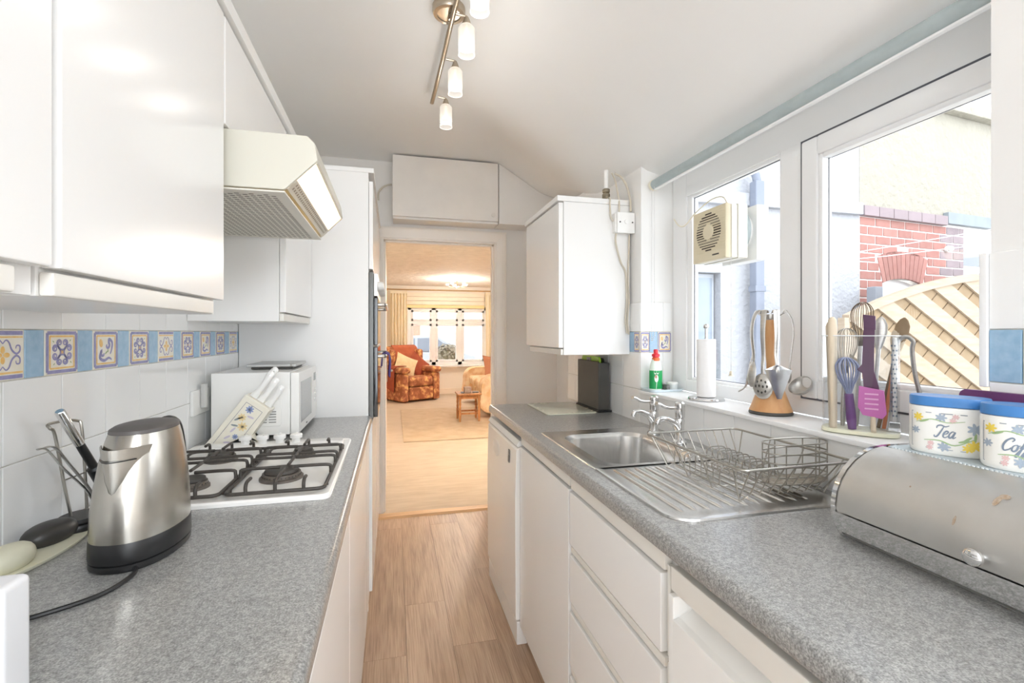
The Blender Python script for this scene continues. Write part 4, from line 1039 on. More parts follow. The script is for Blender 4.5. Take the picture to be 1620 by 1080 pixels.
L = [[(barc(A0+(A1-A0)*k/16, gg)[0], yy, barc(A0+(A1-A0)*k/16, gg)[1]) for k in range(17)]+[(barc(A1-(A1-A0)*k/16, 0.0)[0], yy, barc(A1-(A1-A0)*k/16, 0.0)[1]) for k in range(17)] for yy, gg in ((0.31, 0.003), (0.708, 0.003))]
b.loops(L, True, True, True); ld = ob('roll_lid', b, Mbb, bbx, sharp=30)
b = B(); b.prism([barc(A1+0.02, -0.002), barc(A1+0.02, 0.0045), barc(A1+0.2, 0.0045), barc(A1+0.38, 0.0045), (0.831, ZT+0.006), (0.831, ZT+0.001), (0.838, ZT+0.001)], 'y', 0.305, 0.7135); ob('front_rail', b, Mchrome, bbx)
q = barc(PI-0.08, 0.003); dn = Vector((math.cos(PI-0.08), 0, math.sin(PI-0.08)))
b = B(); q0 = Vector((q[0], 0.487, q[1])); b.tube([q0, q0+dn*0.006, q0+dn*0.010, q0+dn*0.016, q0+dn*0.019], [0.005, 0.005, 0.0115, 0.012, 0.008], 16); ob('knob', b, Mchrome, ld)
b = B(); rf = lambda u, v: (barc(v, 0.0034)[0], u, barc(v, 0.0034)[1])
for yc, ac_, ru, rv in ((0.488, PI-0.95, 0.0065, 0.045), (0.492, PI-0.86, 0.004, 0.09), (0.525, PI-0.42, 0.002, 0.07), (0.45, PI-1.1, 0.002, 0.02), (0.60, PI-0.7, 0.0015, 0.015)): disc(b, yc, ac_, ru, rv, 0.2*0, 0, rf, 9)
ob('rust_stain', b, mat('rust_stain', (158, 132, 104), 0.7, var=(300, 0.3), col2=(182, 170, 156)), ld, flat=True)
# perforated mat on the bin
b = B(); b.box(0.912, 1.028, 0.315, 0.700, ZT+0.1675, ZT+0.1715, 0.001)
mt = thing('perforated_mat', 'grey-blue grip mat under the tea and coffee jars', 'mat', (0.97, 0.5, ZT+0.1675)); ob('sheet', b, mat('mat_grey_blue', (188, 200, 206), 0.6, var=(60, 0.04)), mt)
b = B()
for k in range(62): b.ball((0.9115, 0.319+0.0061*k, ZT+0.1695), (0.0016, 0.0024, 0.0018), 4)
o = ob('beaded_edge', b, mat('bead_pale', (216, 222, 224), 0.4), mt); o['kind'] = 'stuff'

# tea and coffee jars
Mjar = mat('white_opal_jar', (240, 240, 236), 0.15, var=(5, 0.01)); Mlid = mat('blue_lid', (72, 134, 200), 0.35, var=(8, 0.04))
Mink = mat('jar_ink_grey', (128, 142, 160), 0.4); Mjy = mat('jar_yellow', (240, 214, 92), 0.4); Mjg = mat('jar_green', (162, 190, 140), 0.4); Mjp = mat('jar_pink', (226, 192, 192), 0.4); Mjb = mat('jar_blue_grey', (166, 180, 196), 0.4)
def stroke_letters():
    T = [[(0.02, 0.72), (0.02, 0.92), (0.22, 1.0), (0.5, 0.9), (0.72, 1.0)], [(0.42, 0.93), (0.36, 0.5), (0.24, 0.05), (0.08, 0.02), (0.04, 0.16)]]
    e = [[(0.0, 0.25), (0.2, 0.33), (0.26, 0.48), (0.14, 0.55), (0.03, 0.36), (0.06, 0.08), (0.2, 0.0), (0.36, 0.15)]]
    a = [[(0.30, 0.48), (0.14, 0.54), (0.02, 0.3), (0.08, 0.02), (0.22, 0.1), (0.32, 0.5), (0.29, 0.08), (0.36, 0.0), (0.46, 0.14)]]
    Cc = [[(0.42, 0.72), (0.5, 0.9), (0.34, 1.02), (0.1, 0.78), (0.02, 0.35), (0.16, 0.02), (0.4, 0.12), (0.5, 0.28)]]
    o = [[(0.2, 0.53), (0.05, 0.4), (0.05, 0.12), (0.18, 0.0), (0.3, 0.14), (0.3, 0.42), (0.2, 0.53), (0.3, 0.46), (0.42, 0.5)]]
    f = [[(0.0, 0.3), (0.2, 0.7), (0.28, 1.0), (0.2, 1.04), (0.16, 0.8), (0.1, 0.1), (0.04, -0.35), (-0.04, -0.36), (0.0, -0.1), (0.12, 0.22), (0.3, 0.38)]]
    return {'T': (T, 0.55), 'e': (e, 0.36), 'a': (a, 0.46), 'C': (Cc, 0.52), 'o': (o, 0.42), 'f': (f, 0.30)}
SL = stroke_letters()
def jar(label, word, cx, cy, rx, ry, hgt, rot):
    t = thing('storage_jar', label, 'jar', (cx, cy, ZT+0.1718), rot, 'blue-lidded kitchen jars')
    p = 2.4
    def ov(s_, z_, n=48): return [(rx*s_*math.copysign(abs(math.cos(2*PI*k/n))**(2/p), math.cos(2*PI*k/n)), ry*s_*math.copysign(abs(math.sin(2*PI*k/n))**(2/p), math.sin(2*PI*k/n)), z_) for k in range(n)]
    b = B(); b.loops([ov(0.93, 0.0004), ov(0.98, 0.004), ov(1.0, 0.010), ov(1.0, hgt-0.006), ov(0.985, hgt-0.001), ov(0.93, hgt)], True, True, True); jb = ob('body', b, Mjar, t, local=True)
    b = B(); b.loops([ov(0.975, hgt+0.0005), ov(0.99, hgt+0.001), ov(0.99, hgt+0.015), ov(0.97, hgt+0.017), ov(0.90, hgt+0.0165)], True, True, True); ob('lid', b, Mlid, t, local=True)
    # decoration wrapped round the front (-y side); u is arc length, v is height
    tab = [(0, 0)]; N = 240; prev = None; acc = 0; pts = []
    for k in range(N+1):
        a = -PI+PI*k/N; c_, s_ = math.cos(a), math.sin(a)
        q = Vector((rx*math.copysign(abs(c_)**(2/p), c_), ry*math.copysign(abs(s_)**(2/p), s_)))
        if prev is not None: acc += (q-prev).length
        pts.append((acc, q)); prev = q
    half_ = acc/2
    def f3(u, v):
        s_ = u+half_; lo = 0; hi = N
        while hi-lo > 1:
            m_ = (lo+hi)//2
            if pts[m_][0] <= s_: lo = m_
            else: hi = m_
        a0, q0 = pts[lo]; a1, q1 = pts[hi]; f_ = (s_-a0)/max(1e-9, a1-a0); q = q0.lerp(q1, f_); tn = (q1-q0).normalized(); nn = Vector((tn.y, -tn.x))
        return (q.x+nn.x*0.0005, q.y+nn.y*0.0005, v)
    b = B(); W2, v0, v1 = rx*0.93, hgt*0.13, hgt*0.87
    def rib(ps, wd, mi):
        out = []
        for (x0_, y0_), (x1_, y1_) in zip(ps, ps[1:]):
            for k in range(4): out.append((x0_+(x1_-x0_)*k/4, y0_+(y1_-y0_)*k/4))
        out.append(ps[-1]); ribbon(b, out, wd, mi, f3)
    for ps in ([(-W2, v0), (W2*0.94, v0), (W2, v0+0.004), (W2, v1-0.004), (W2*0.94, v1), (-W2, v1), (-W2, v0)],): rib(ps, 0.0016, 0)
    vm = hgt*0.5
    rib(c2([(-W2*0.85, vm+0.012), (-W2*0.4, vm+0.020), (0, vm+0.016), (W2*0.45, vm+0.020)], 5), 0.0014, 3)
    rib(c2([(-W2*0.6, vm-0.018), (-W2*0.2, vm-0.016), (W2*0.2, vm-0.022), (W2*0.7, vm-0.008)], 5), 0.0018, 3)
    for cx_, cy_, r_, mi in ((-0.78, 0.022, 0.008, 2), (-0.15, 0.024, 0.008, 5), (0.22, 0.027, 0.005, 4), (0.15, 0.020, 0.005, 4), (0.70, 0.008, 0.011, 5), (0.68, -0.020, 0.010, 2), (0.52, -0.025, 0.008, 2), (-0.08, -0.026, 0.009, 5), (-0.42, -0.022, 0.005, 4), (-0.45, -0.030, 0.005, 4), (-0.86, -0.002, 0.007, 5)):
        for k in range(7):
            a = 2*PI*k/7; disc(b, cx_*W2+r_*0.55*math.cos(a), vm+cy_+r_*0.5*math.sin(a), r_*0.5, r_*0.22, a, mi, f3, 8)
    for cx_, cy_, a in ((0.42, -0.014, 0.3), (0.5, -0.010, 0.7), (-0.6, 0.016, 0.4), (0.70, -0.006, 1.5)): disc(b, cx_*W2, vm+cy_, 0.008, 0.002, a, 3, f3, 8)
    sc_ = 0.021 if word == 'Tea' else 0.020; tot = sum(SL[c][1] for c in word)*sc_; x = -tot/2-0.004
    for c in word:
        for st in SL[c][0]:
            sm_ = c2([(px+py*0.30, py) for px, py in st], 6)
            rib_ = [(x+px*sc_, vm-0.010+py*sc_) for px, py in sm_]
            ribbon(b, rib_, 0.0022, 1, f3)
        x += SL[c][1]*sc_
    ob('printed_design', b, [mat('jar_line', (150, 156, 166), 0.4), Mink, Mjy, Mjg, Mjp, Mjb], jb, local=True, flat=True)
jar('white jar with blue lid lettered Tea on the bread bin', 'Tea', 0.961, 0.630, 0.055, 0.034, 0.084, -PI/2+0.50)
jar('white jar with blue lid lettered Coffee at the right edge', 'Coffee', 0.958, 0.520, 0.054, 0.034, 0.084, -PI/2+0.42)

b = B(); b.loops([[(x_, y_, z_) for y_, z_, _ in rrect(0.395, 0.655, ZT+0.172, 1.197, 0.012, 0)] for x_ in (1.0235, 1.0245, 1.0345, 1.0355)], True, True, True)
tag(ob('purple_board', b, mat('purple_plastic', (112, 62, 112), 0.4, var=(20, 0.05))), 'purple board standing behind the blue-lidded jars', 'chopping board')

# chopping boards & glass board at the far end ---------------------------
bh = thing('board_holder', 'dark grey upright chopping board holder in the worktop corner', 'board holder', (1.0, 2.3, ZT))
b = B(); b.box(0.962, 1.036, 2.125, 2.412, ZT+0.0005, ZT+0.010, 0.003); ob('base', b, Mblack, bh)
b = B(); b.box(0.970, 0.978, 2.140, 2.405, ZT+0.010, ZT+0.246, 0.003); b.box(0.977, 1.030, 2.140, 2.148, ZT+0.010, ZT+0.240, 0.003); b.box(0.977, 1.030, 2.397, 2.405, ZT+0.010, ZT+0.246, 0.003); b.box(1.022, 1.030, 2.147, 2.398, ZT+0.010, ZT+0.24, 0.003)
ob('casing', b, Mdark, bh)
for x_, lb, m_, zt_, y0_, y1_ in ((0.986, 'green chopping board standing in the dark holder', mat('lime_plastic', (158, 206, 44), 0.35), 0.268, 2.165, 2.385), (1.002, 'black edged chopping board at the back of the dark holder', Mblack, 0.262, 2.158, 2.39)):
    b = B(); b.loops([[(xx, y_, z_) for y_, z_, _ in rrect(y0_, y1_, ZT+0.0145, ZT+zt_, 0.02, 0)] for xx in (x_, x_+0.001, x_+0.009, x_+0.010)], True, True, True)
    t = thing('chopping_board', lb, 'chopping board', (x_+0.005, 2.27, ZT+0.0145)); o = ob('board', b, m_, t)
    if x_ < 0.99:
        b = B(); b.box(0.983, 0.9855, 2.262, 2.315, ZT+0.225, ZT+0.262, 0.001); ob('tab', b, mat('tab_grey', (96, 92, 86), 0.5, var=(90, 0.3), col2=(190, 188, 184)), t)
b = B(); b.loops([rrect(0.700, 0.955, 2.110, 2.470, 0.025, ZT+0.0008), rrect(0.699, 0.956, 2.109, 2.471, 0.025, ZT+0.002), rrect(0.699, 0.956, 2.109, 2.471, 0.025, ZT+0.005), rrect(0.702, 0.953, 2.112, 2.468, 0.024, ZT+0.006)], True, True, True)
gb = thing('worktop_saver', 'pale glass worktop saver with leaf print lying at the far end', 'chopping board', (0.83, 2.29, ZT)); pl = ob('board', b, mat('pale_glass_board', (228, 230, 214), 0.12, var=(7, 0.05), col2=(216, 218, 200)), gb)
b = B()
for k in range(26):
    u = random.random(); sd = random.choice((0, 1, 2, 3))
    x, y = ((0.715+0.225*u, 2.125), (0.715+0.225*u, 2.455), (0.715, 2.13+0.32*u), (0.94, 2.13+0.32*u))[sd]
    disc(b, x+random.uniform(-0.012, 0.012), y+random.uniform(-0.012, 0.012), 0.012, 0.005, random.uniform(0, 3), 0, lambda u_, v_: (u_, v_, ZT+0.0063), 8)
ob('leaf_print', b, mat('leaf_print', (186, 186, 160), 0.3), pl, flat=True)

# window sill objects ------------------------------------------------------
ZS = 1.0555
st = thing('soap_tray', 'pale blue small tray under the washing-up liquid on the sill', 'tray', (1.11, 1.80, ZS))
b = B(); b.loops([rrect(1.037, 1.185, 1.757, 1.853, 0.02, ZS+0.0003), rrect(1.033, 1.189, 1.753, 1.8575, 0.02, ZS+0.010), rrect(1.036, 1.186, 1.756, 1.8545, 0.02, ZS+0.0105), rrect(1.041, 1.181, 1.761, 1.8495, 0.02, ZS+0.004)], True, True, True)
ob('tray', b, mat('pale_blue_plastic', (214, 226, 232), 0.3), st)
wb = thing('washing_up_bottle', 'washing-up liquid bottle with green label and red cap', 'bottle', (1.082, 1.805, ZS+0.0045))
b = B(); b.lathe([(0.024, 0), (0.027, 0.004), (0.028, 0.03), (0.0275, 0.085), (0.025, 0.105), (0.017, 0.128), (0.013, 0.136), (0, 0.1365)], (1.082, 1.805, ZS+0.0045), 24, sx=1.0, sy=0.75)
bo_ = ob('bottle_body', b, mat('clear_green_liquid', (224, 236, 226), 0.15), wb)
b = B(); b.lathe([(0.0283, 0.006), (0.0288, 0.03), (0.0284, 0.083)], (1.082, 1.805, ZS+0.0045), 24, sx=1.0, sy=0.76, cap=False); lb_ = ob('label', b, mat('label_green', (26, 158, 84), 0.3, var=(10, 0.04)), wb)
fl3 = lambda u, v: (1.082+0.0292*math.sin(u), 1.805-0.0225*math.cos(u), ZS+0.0045+v)
b = B()
for cu in (-0.50, -0.12): ribbon(b, [(cu+0.17*math.cos(a*PI/6), 0.078+0.0085*math.sin(a*PI/6)) for a in range(13)], 0.004, 0, lambda u, v: fl3(u, v))
disc(b, -0.32, 0.050, 0.30, 0.016, 0, 0, fl3, 14); disc(b, -0.38, 0.058, 0.17, 0.008, 0, 1, fl3, 12); disc(b, -0.30, 0.026, 0.10, 0.012, 0.3, 0, fl3, 10)
ob('label_print', b, [mat('print_white', (236, 242, 234), 0.4), mat('print_red', (196, 140, 120), 0.4)], lb_, flat=True)
b = B(); b.lathe([(0.0135, 0.122), (0.0165, 0.124), (0.0155, 0.134), (0.0135, 0.137)], (1.082, 1.805, ZS+0.0045), 20); ob('neck_band', b, mat('neck_orange', (226, 110, 50), 0.35), wb)
b = B(); b.lathe([(0.0125, 0.137), (0.0125, 0.141), (0.0165, 0.1415), (0.0165, 0.151), (0.013, 0.153), (0.0085, 0.155), (0.0095, 0.168), (0.007, 0.172), (0, 0.1725)], (1.082, 1.805, ZS+0.0045), 20); ob('cap', b, mat('cap_red', (222, 44, 60), 0.35), wb)
sp_ = thing('scourer', 'grey scouring pad beside the washing-up bottle', 'scourer', (1.125, 1.80, ZS+0.0045)); b = B(); b.box(1.117, 1.133, 1.775, 1.835, ZS+0.0045, ZS+0.028, 0.004); ob('pad', b, mat('scourer_grey', (150, 148, 146), 0.9, var=(200, 0.2)), sp_)
pt = thing('small_pot', 'small white lidded pot at the back of the soap tray', 'pot', (1.158, 1.80, ZS+0.0045)); b = B(); b.lathe([(0.021, 0), (0.022, 0.004), (0.022, 0.022)], (1.158, 1.80, ZS+0.0045), 22); ob('pot', b, mat('pale_pot', (226, 232, 232), 0.3), pt)
b = B(); b.lathe([(0.023, 0.0222), (0.0235, 0.024), (0.0235, 0.030), (0.021, 0.032), (0, 0.0325)], (1.158, 1.80, ZS+0.0045), 22); ob('lid', b, Mwhite, pt)

kr = thing('kitchen_roll_holder', 'chrome kitchen roll holder on the window sill', 'roll holder', (1.118, 1.52, ZS))
b = B(); b.lathe([(0.062, 0.0003), (0.064, 0.003), (0.062, 0.008), (0.04, 0.010), (0.012, 0.012), (0.0, 0.012)], (1.118, 1.52, ZS), 36); ob('base', b, Mchrome, kr)
b = B(); b.cyl((1.118, 1.52, ZS+0.011), (1.118, 1.52, ZS+0.262), 0.005, n=14); ob('pole', b, Mchrome, kr)
b = B(); b.ball((1.118, 1.52, ZS+0.270), 0.0105, 8); ob('finial', b, Mchrome, kr)
b = B(); b.lathe([(0.018, 0.0), (0.0325, 0.0), (0.033, 0.003), (0.033, 0.207), (0.0325, 0.21), (0.018, 0.21), (0.018, 0.0)], (1.118, 1.52, ZS+0.0125), 36, cap=False)
tag(ob('kitchen_roll', b, mat('paper_white', (246, 246, 247), 0.9, var=(30, 0.01), bump=(90, 0.2))), 'white kitchen paper roll on the chrome holder', 'paper roll')

# utensil carousel
UX, UY = 1.118, 1.212
us = thing('utensil_stand', 'beech wood utensil carousel on the window sill', 'utensil stand', (UX, UY, ZS))
b = B(); b.lathe([(0.060, 0.0003), (0.061, 0.004), (0.058, 0.010)], (UX, UY, ZS), 40); ob('foot_ring', b, Mdark, us)
b = B(); b.lathe([(0.060, 0.0101), (0.057, 0.016), (0.043, 0.055), (0.033, 0.085), (0.0, 0.087)], (UX, UY, ZS), 40); ob('cone_base', b, Mwood, us)
b = B(); b.lathe([(0.011, 0.0872), (0.012, 0.15), (0.017, 0.22), (0.0225, 0.285), (0, 0.286)], (UX, UY, ZS), 28); ob('post', b, Mwood, us)
b = B(); b.lathe([(0.023, 0.2865), (0.024, 0.288), (0.024, 0.302), (0.0, 0.303)], (UX, UY, ZS), 28)
ob('crown', b, Msteel, us)
hooks = {}
for i, ang in enumerate((-3.3, -2.75, -1.95, -0.85, 2.35, 0.8)):
    p0 = Vector((UX+0.023*math.cos(ang), UY+0.023*math.sin(ang), ZS+0.298)); p1 = Vector((UX+0.036*math.cos(ang), UY+0.036*math.sin(ang), ZS+0.306))
    bb = B(); bb.tube([p0, p1], 0.002, 8); ob('hook', bb, Mchrome, us)
def hang(name, label, ang, r1, r2, zlow, head):
    """curved steel handle hung from the crown, bulging outwards"""
    t = thing(name, label, 'utensil', (UX, UY, ZS+zlow), 0, 'steel utensils on the carousel')
    dx, dy = math.cos(ang), math.sin(ang); tn = Vector((-dy, dx, 0))
    def P(r, z): return Vector((UX+dx*r, UY+dy*r, ZS+z))
    pts = catmull([P(0.030, 0.306), P(0.040, 0.313), P(r1*0.93, 0.285), P(r1, 0.24), P(r1*0.9, 0.18), P(r2, 0.145), P(r2, zlow+0.075)], 5); n = len(pts)
    bb = B(); bb.tube(pts, [(0.0022, 0.0105-0.0055*min(1, k/(n*0.8))) for k in range(n)], 10, flat=(dx, dy, 0)); ob('handle', bb, Msteel, t)
    head(t, P, tn, r2, zlow)
def bowl_head(tilt, rr=0.026, hh=0.036, holes=False):
    def f(t, P, tn, r, z0):
        bb = B(); L = []; out = (P(1, 0)-P(0, 0)).normalized()
        c = P(r+tilt*0.5, z0+hh); up = (Vector((0, 0, 1))-out*tilt*8).normalized(); nn = tn.cross(up).normalized()
        if nn.dot(out) < 0: nn = -nn
        for s_, d_ in ((0.02, -0.010), (0.35, -0.0088), (0.7, -0.005), (0.92, -0.001), (1.0, 0.0015)):
            L.append([c+tn*(rr*s_*math.cos(2*PI*k/24))+up*(hh*s_*math.sin(2*PI*k/24))-nn*d_ for k in range(24)])
        bb.loops(L, True, True, False); o = ob('spoon_bowl', bb, Msteel, t); m_ = o.modifiers.new('thickness', 'SOLIDIFY'); m_.thickness = 0.0012
        if holes:
            for hx, hy in ((-0.4, 0.35), (0.0, 0.45), (0.4, 0.35), (-0.55, 0), (-0.18, 0.05), (0.2, 0.0), (0.55, 0.02), (-0.3, -0.38), (0.05, -0.45), (0.4, -0.35)):
                bb = B(); q = c+tn*(rr*hx)+up*(hh*hy)+nn*(0.0112-0.010*(hx*hx+hy*hy)); bb.tube([q-nn*0.002, q+nn*0.0004], [(0.0042, 0.0028)]*2, 10, flat=up); ob('hole', bb, Mdark, o)
    return f
def slice_head(t, P, tn, r, z0):
    bb = B(); c0 = P(r, z0+0.085); c1 = P(r+0.012, z0); out = (P(1, 0)-P(0, 0)).normalized()
    q = [c0+tn*0.040, c0-tn*0.036, c1-tn*0.006, c1+tn*0.006]
    bb.loops([[v-out*0.0006 for v in q], [v+out*0.0006 for v in q]], True, True, True)
    bb.tube([c0+Vector((0, 0, 0.014)), c0], [(0.002, 0.005), (0.002, 0.036)], 10, flat=tuple(out)); ob('blade', bb, mat('polished_steel', (236, 236, 236), 0.12, 1.0), t)
def fork_head(t, P, tn, r, z0):
    bb = B(); out = (P(1, 0)-P(0, 0)).normalized()
    for s_ in (-0.016, -0.005, 0.006, 0.017): bb.tube(catmull([P(r, z0+0.085), P(r+0.004, z0+0.055)+tn*s_, P(r+0.012, z0+0.022)+tn*s_, P(r+0.030, z0+0.008)+tn*s_], 4), 0.0022, 6)
    ob('tines', bb, Msteel, t)
hang('serving_spoon', 'plain steel serving spoon on the left of the utensil carousel', -3.3, 0.060, 0.056, 0.080, bowl_head(0.010, 0.020, 0.040))
hang('slotted_spoon', 'steel slotted spoon with round holes on the carousel', -2.75, 0.050, 0.050, 0.048, bowl_head(0.0, 0.029, 0.038, True))
hang('cake_slice', 'broad steel slice hanging at the front of the carousel', -1.95, 0.046, 0.050, 0.052, slice_head)
def ladle_head(t, P, tn, r, z0):
    out = (P(1, 0)-P(0, 0)).normalized(); nn = (Vector((0, 0, 1))*0.75-out*0.55-Vector((0.45, 0.5, 0))).normalized(); c = P(r+0.026, z0+0.030); u = nn.orthogonal().normalized(); v = nn.cross(u)
    bb = B(); bb.loops([[c+u*(0.034*math.cos(a)*math.cos(2*PI*k/28))+v*(0.034*math.cos(a)*math.sin(2*PI*k/28))-nn*(0.026*math.sin(a)) for k in range(28)] for a in (0, 0.3, 0.6, 0.9, 1.2, 1.45)], True, False, True)
    o = ob('ladle_bowl', bb, Msteel, t); m_ = o.modifiers.new('thickness', 'SOLIDIFY'); m_.thickness = 0.0012
    bb = B(); bb.tube(catmull([P(r, z0+0.08), P(r+0.002, z0+0.05), c-out*0.030+Vector((0, 0, 0.004))], 4), (0.003), 8); ob('neck', bb, Msteel, t)
hang('ladle', 'steel ladle sticking out to the right of the carousel', -0.85, 0.060, 0.050, 0.062, ladle_head)
hang('pasta_fork', 'steel pasta fork at the back left of the carousel', 2.35, 0.055, 0.058, 0.055, fork_head)

# acrylic caddy with tools -------------------------------------------------
cdx, cdy, crot = 1.112, 0.922, 0.60
cad = thing('acrylic_caddy', 'clear acrylic utensil holder on the sill beside the jars', 'utensil holder', (cdx, cdy, ZS), crot)
Macr = glass('clear_acrylic', (250, 251, 252))
def ov2(rx_, ry_, zz, n=36): return [(rx_*math.copysign(abs(math.cos(2*PI*k/n))**0.6, math.cos(2*PI*k/n)), ry_*math.copysign(abs(math.sin(2*PI*k/n))**0.6, math.sin(2*PI*k/n)), zz) for k in range(n)]
b = B(); b.loops([ov2(0.044, 0.076, 0.012), ov2(0.046, 0.078, 0.238), ov2(0.044, 0.076, 0.238), ov2(0.042, 0.074, 0.012)], True); ob('wall', b, Macr, cad, local=True)
b = B(); b.loops([ov2(0.042, 0.074, 0.0004), ov2(0.046, 0.078, 0.002), ov2(0.046, 0.078, 0.010), ov2(0.042, 0.074, 0.0115)], True, True, True); ob('base', b, mat('acrylic_cream_base', (234, 233, 208), 0.2), cad, local=True)
b = B(); b.tube([Vector(p) for p in ov2(0.046, 0.078, 0.2385)], 0.0012, 6, closed=True); ob('rim', b, mat('acrylic_rim', (232, 236, 238), 0.15), cad, local=True)
CM = Matrix.Translation((cdx, cdy, ZS)) @ Matrix.Rotation(crot, 4, 'Z')
def ct(name, label, parts, base, cat='utensil'):
    q = CM @ Vector(base); t = thing(name, label, cat, tuple(q), 0, 'tools in the acrylic caddy')
    for nm, bb, m_, in parts: bb.xf(CM); ob(nm, bb, m_, t)
    return t
Mspw = mat('pale_wood_tool', (224, 208, 184), 0.6, var=(12, 0.06), stretch=(4, 4, 0.5)); Mpur = mat('purple_rubber', (110, 58, 128), 0.45, var=(10, 0.04)); Mdpur = mat('aubergine_nylon', (92, 58, 88), 0.5, var=(10, 0.04)); Mmag = mat('magenta_silicone', (198, 112, 178), 0.45, var=(10, 0.04)); Mgb = mat('grey_blue_silicone', (140, 148, 180), 0.45)
Z0 = 0.0125
b1 = B(); b1.tube([(-0.032, 0.050, Z0), (-0.033, 0.051, 0.15), (-0.034, 0.052, 0.255), (-0.034, 0.052, 0.278), (-0.034, 0.052, 0.285)], [0.008, 0.009, 0.0105, 0.009, 0.004], 14)
ct('wooden_rolling_stick', 'thick pale wooden stick at the left end of the caddy', [('stick', b1, Mspw)], (-0.032, 0.05, Z0))
b1 = B(); b1.tube([(-0.012, 0.056, Z0), (-0.012, 0.060, 0.16), (-0.012, 0.062, 0.262), (-0.012, 0.062, 0.272)], [0.006, 0.0065, 0.0075, 0.004], 12)
ct('wooden_spoon_handle', 'thinner wooden handle just right of the thick stick', [('handle', b1, Mspw)], (-0.012, 0.056, Z0))
def whisk(c, lean, zh, zt_, r, nw, mw_, mh, hr, hl):
    c = Vector(c); ln = Vector(lean); h_ = B(); h_.tube([c, c+ln*hl*0.3, c+ln*hl], [hr*0.8, hr, hr*0.85], 14)
    w_ = B(); a_ = c+ln*hl; top = c+ln*zt_
    for k in range(nw):
        an = PI*k/nw; d_ = Vector((math.cos(an), math.sin(an), 0))
        pts = [a_-d_*0.004]+[a_.lerp(top, t)-d_*r*s_ for t, s_ in ((0.25, 0.45), (0.55, 0.9), (0.8, 0.95), (0.95, 0.55))]+[top]+[a_.lerp(top, t)+d_*r*s_ for t, s_ in ((0.95, 0.55), (0.8, 0.95), (0.55, 0.9), (0.25, 0.45))]+[a_+d_*0.004]
        w_.tube(catmull(pts, 4), mw_, 6)
    return h_, w_
h_, w_ = whisk((-0.030, 0.012, Z0), (0.02, 0.08, 1), 0, 0.172, 0.026, 7, 0.0018, None, 0.0105, 0.085)
ct('silicone_whisk', 'whisk with purple handle and grey-blue loops in the caddy', [('handle', h_, Mpur), ('loops', w_, Mgb)], (-0.036, -0.004, Z0), 'whisk')
h_, w_ = whisk((0.008, 0.036, Z0), (0.02, -0.03, 1), 0, 0.245, 0.026, 8, 0.0008, None, 0.006, 0.13)
ct('balloon_whisk', 'steel wire balloon whisk behind the purple tongs', [('handle', h_, Msteel), ('loops', w_, Mwire)], (0.008, 0.036, Z0), 'whisk')
h_, w_ = whisk((0.030, 0.010, Z0), (0.03, -0.04, 1), 0, 0.310, 0.024, 7, 0.0009, None, 0.006, 0.20)
ct('tall_wire_whisk', 'tall dark wire whisk rising highest from the caddy', [('handle', h_, Msteel), ('loops', w_, mat('dark_wire', (112, 98, 84), 0.35, 0.9))], (0.03, 0.01, Z0), 'whisk')
def plate(poly, x0, x1):
    bb = B(); bb.prism(poly, 'x', x0, x1, 0.0012); return bb
b1 = plate([(-0.014, 0.07), (-0.045, 0.07), (-0.040, 0.12), (-0.030, 0.155), (-0.031, 0.19), (-0.033, 0.275), (-0.012, 0.279), (-0.009, 0.17), (0.002, 0.158), (-0.010, 0.150)], -0.0445, -0.0395)
b2 = plate([(-0.011, 0.255), (-0.034, 0.252), (-0.034, 0.285), (-0.011, 0.289)], -0.0465, -0.0375)
ct('nylon_tongs', 'dark aubergine nylon tongs standing in the caddy', [('arm', b1, Mdpur), ('end_cap', b2, Mdpur)], (-0.044, -0.03, 0.07), 'tongs')
b1 = plate([(-0.003, 0.120), (-0.050, 0.112), (-0.055, 0.058), (-0.047, 0.046), (-0.010, 0.052), (-0.001, 0.070)], -0.053, -0.0475); parts = [('blade', b1, Mmag)]
for k in range(4):
    bb = B(); bb.box(-0.0534, -0.0525, -0.040, -0.014, 0.066+0.0115*k, 0.0695+0.0115*k, 0.0003); parts.append(('slot', bb, mat('slot_pale', (226, 176, 212), 0.5)))
bb = B(); bb.tube([(-0.050, -0.030, 0.050), (-0.047, -0.030, 0.02), (-0.036, -0.030, Z0)], [0.005, 0.0055, 0.0055], 10); parts.append(('handle', bb, Mspw))
ct('slotted_turner', 'magenta slotted silicone turner upside down in the caddy', parts, (-0.052, -0.03, Z0))
b1 = B(); b1.box(-0.006, 0.012, -0.072, -0.062, 0.035, 0.235, 0.002); parts = [('grater', b1, Msteel)]
for k in range(16):
    for j in range(2):
        bb = B(); bb.ball((-0.0065, -0.0705+0.006*j+(0.003 if k % 2 else 0), 0.05+0.011*k), (0.0014, 0.0020, 0.0026), 4); parts.append(('grater_hole', bb, mat('hole_blue_grey', (120, 132, 146), 0.4)))
bb = B(); bb.prism([(-0.080, 0.012), (-0.054, 0.012), (-0.056, 0.036), (-0.078, 0.036)], 'x', -0.010, 0.008, 0.002); parts.append(('foot', bb, Mchrome))
ct('fine_grater', 'slim steel grater standing at the right end of the caddy', parts, (0.003, -0.067, Z0), 'grater')
b1 = B(); p = catmull([(0.02, -0.060, Z0), (0.016, -0.062, 0.10), (0.012, -0.066, 0.205), (0.008, -0.074, 0.228), (0.004, -0.088, 0.236), (0.002, -0.100, 0.225), (0.006, -0.098, 0.205), (0.012, -0.103, 0.15), (0.016, -0.115, 0.085)], 5); b1.tube(p, [(0.0015, 0.005)]*len(p), 8, flat=(1, 0, 0))
ct('steel_tongs', 'bent steel strip tongs hooked over the right end of the caddy', [('strip', b1, Msteel)], (0.02, -0.06, Z0), 'tongs')
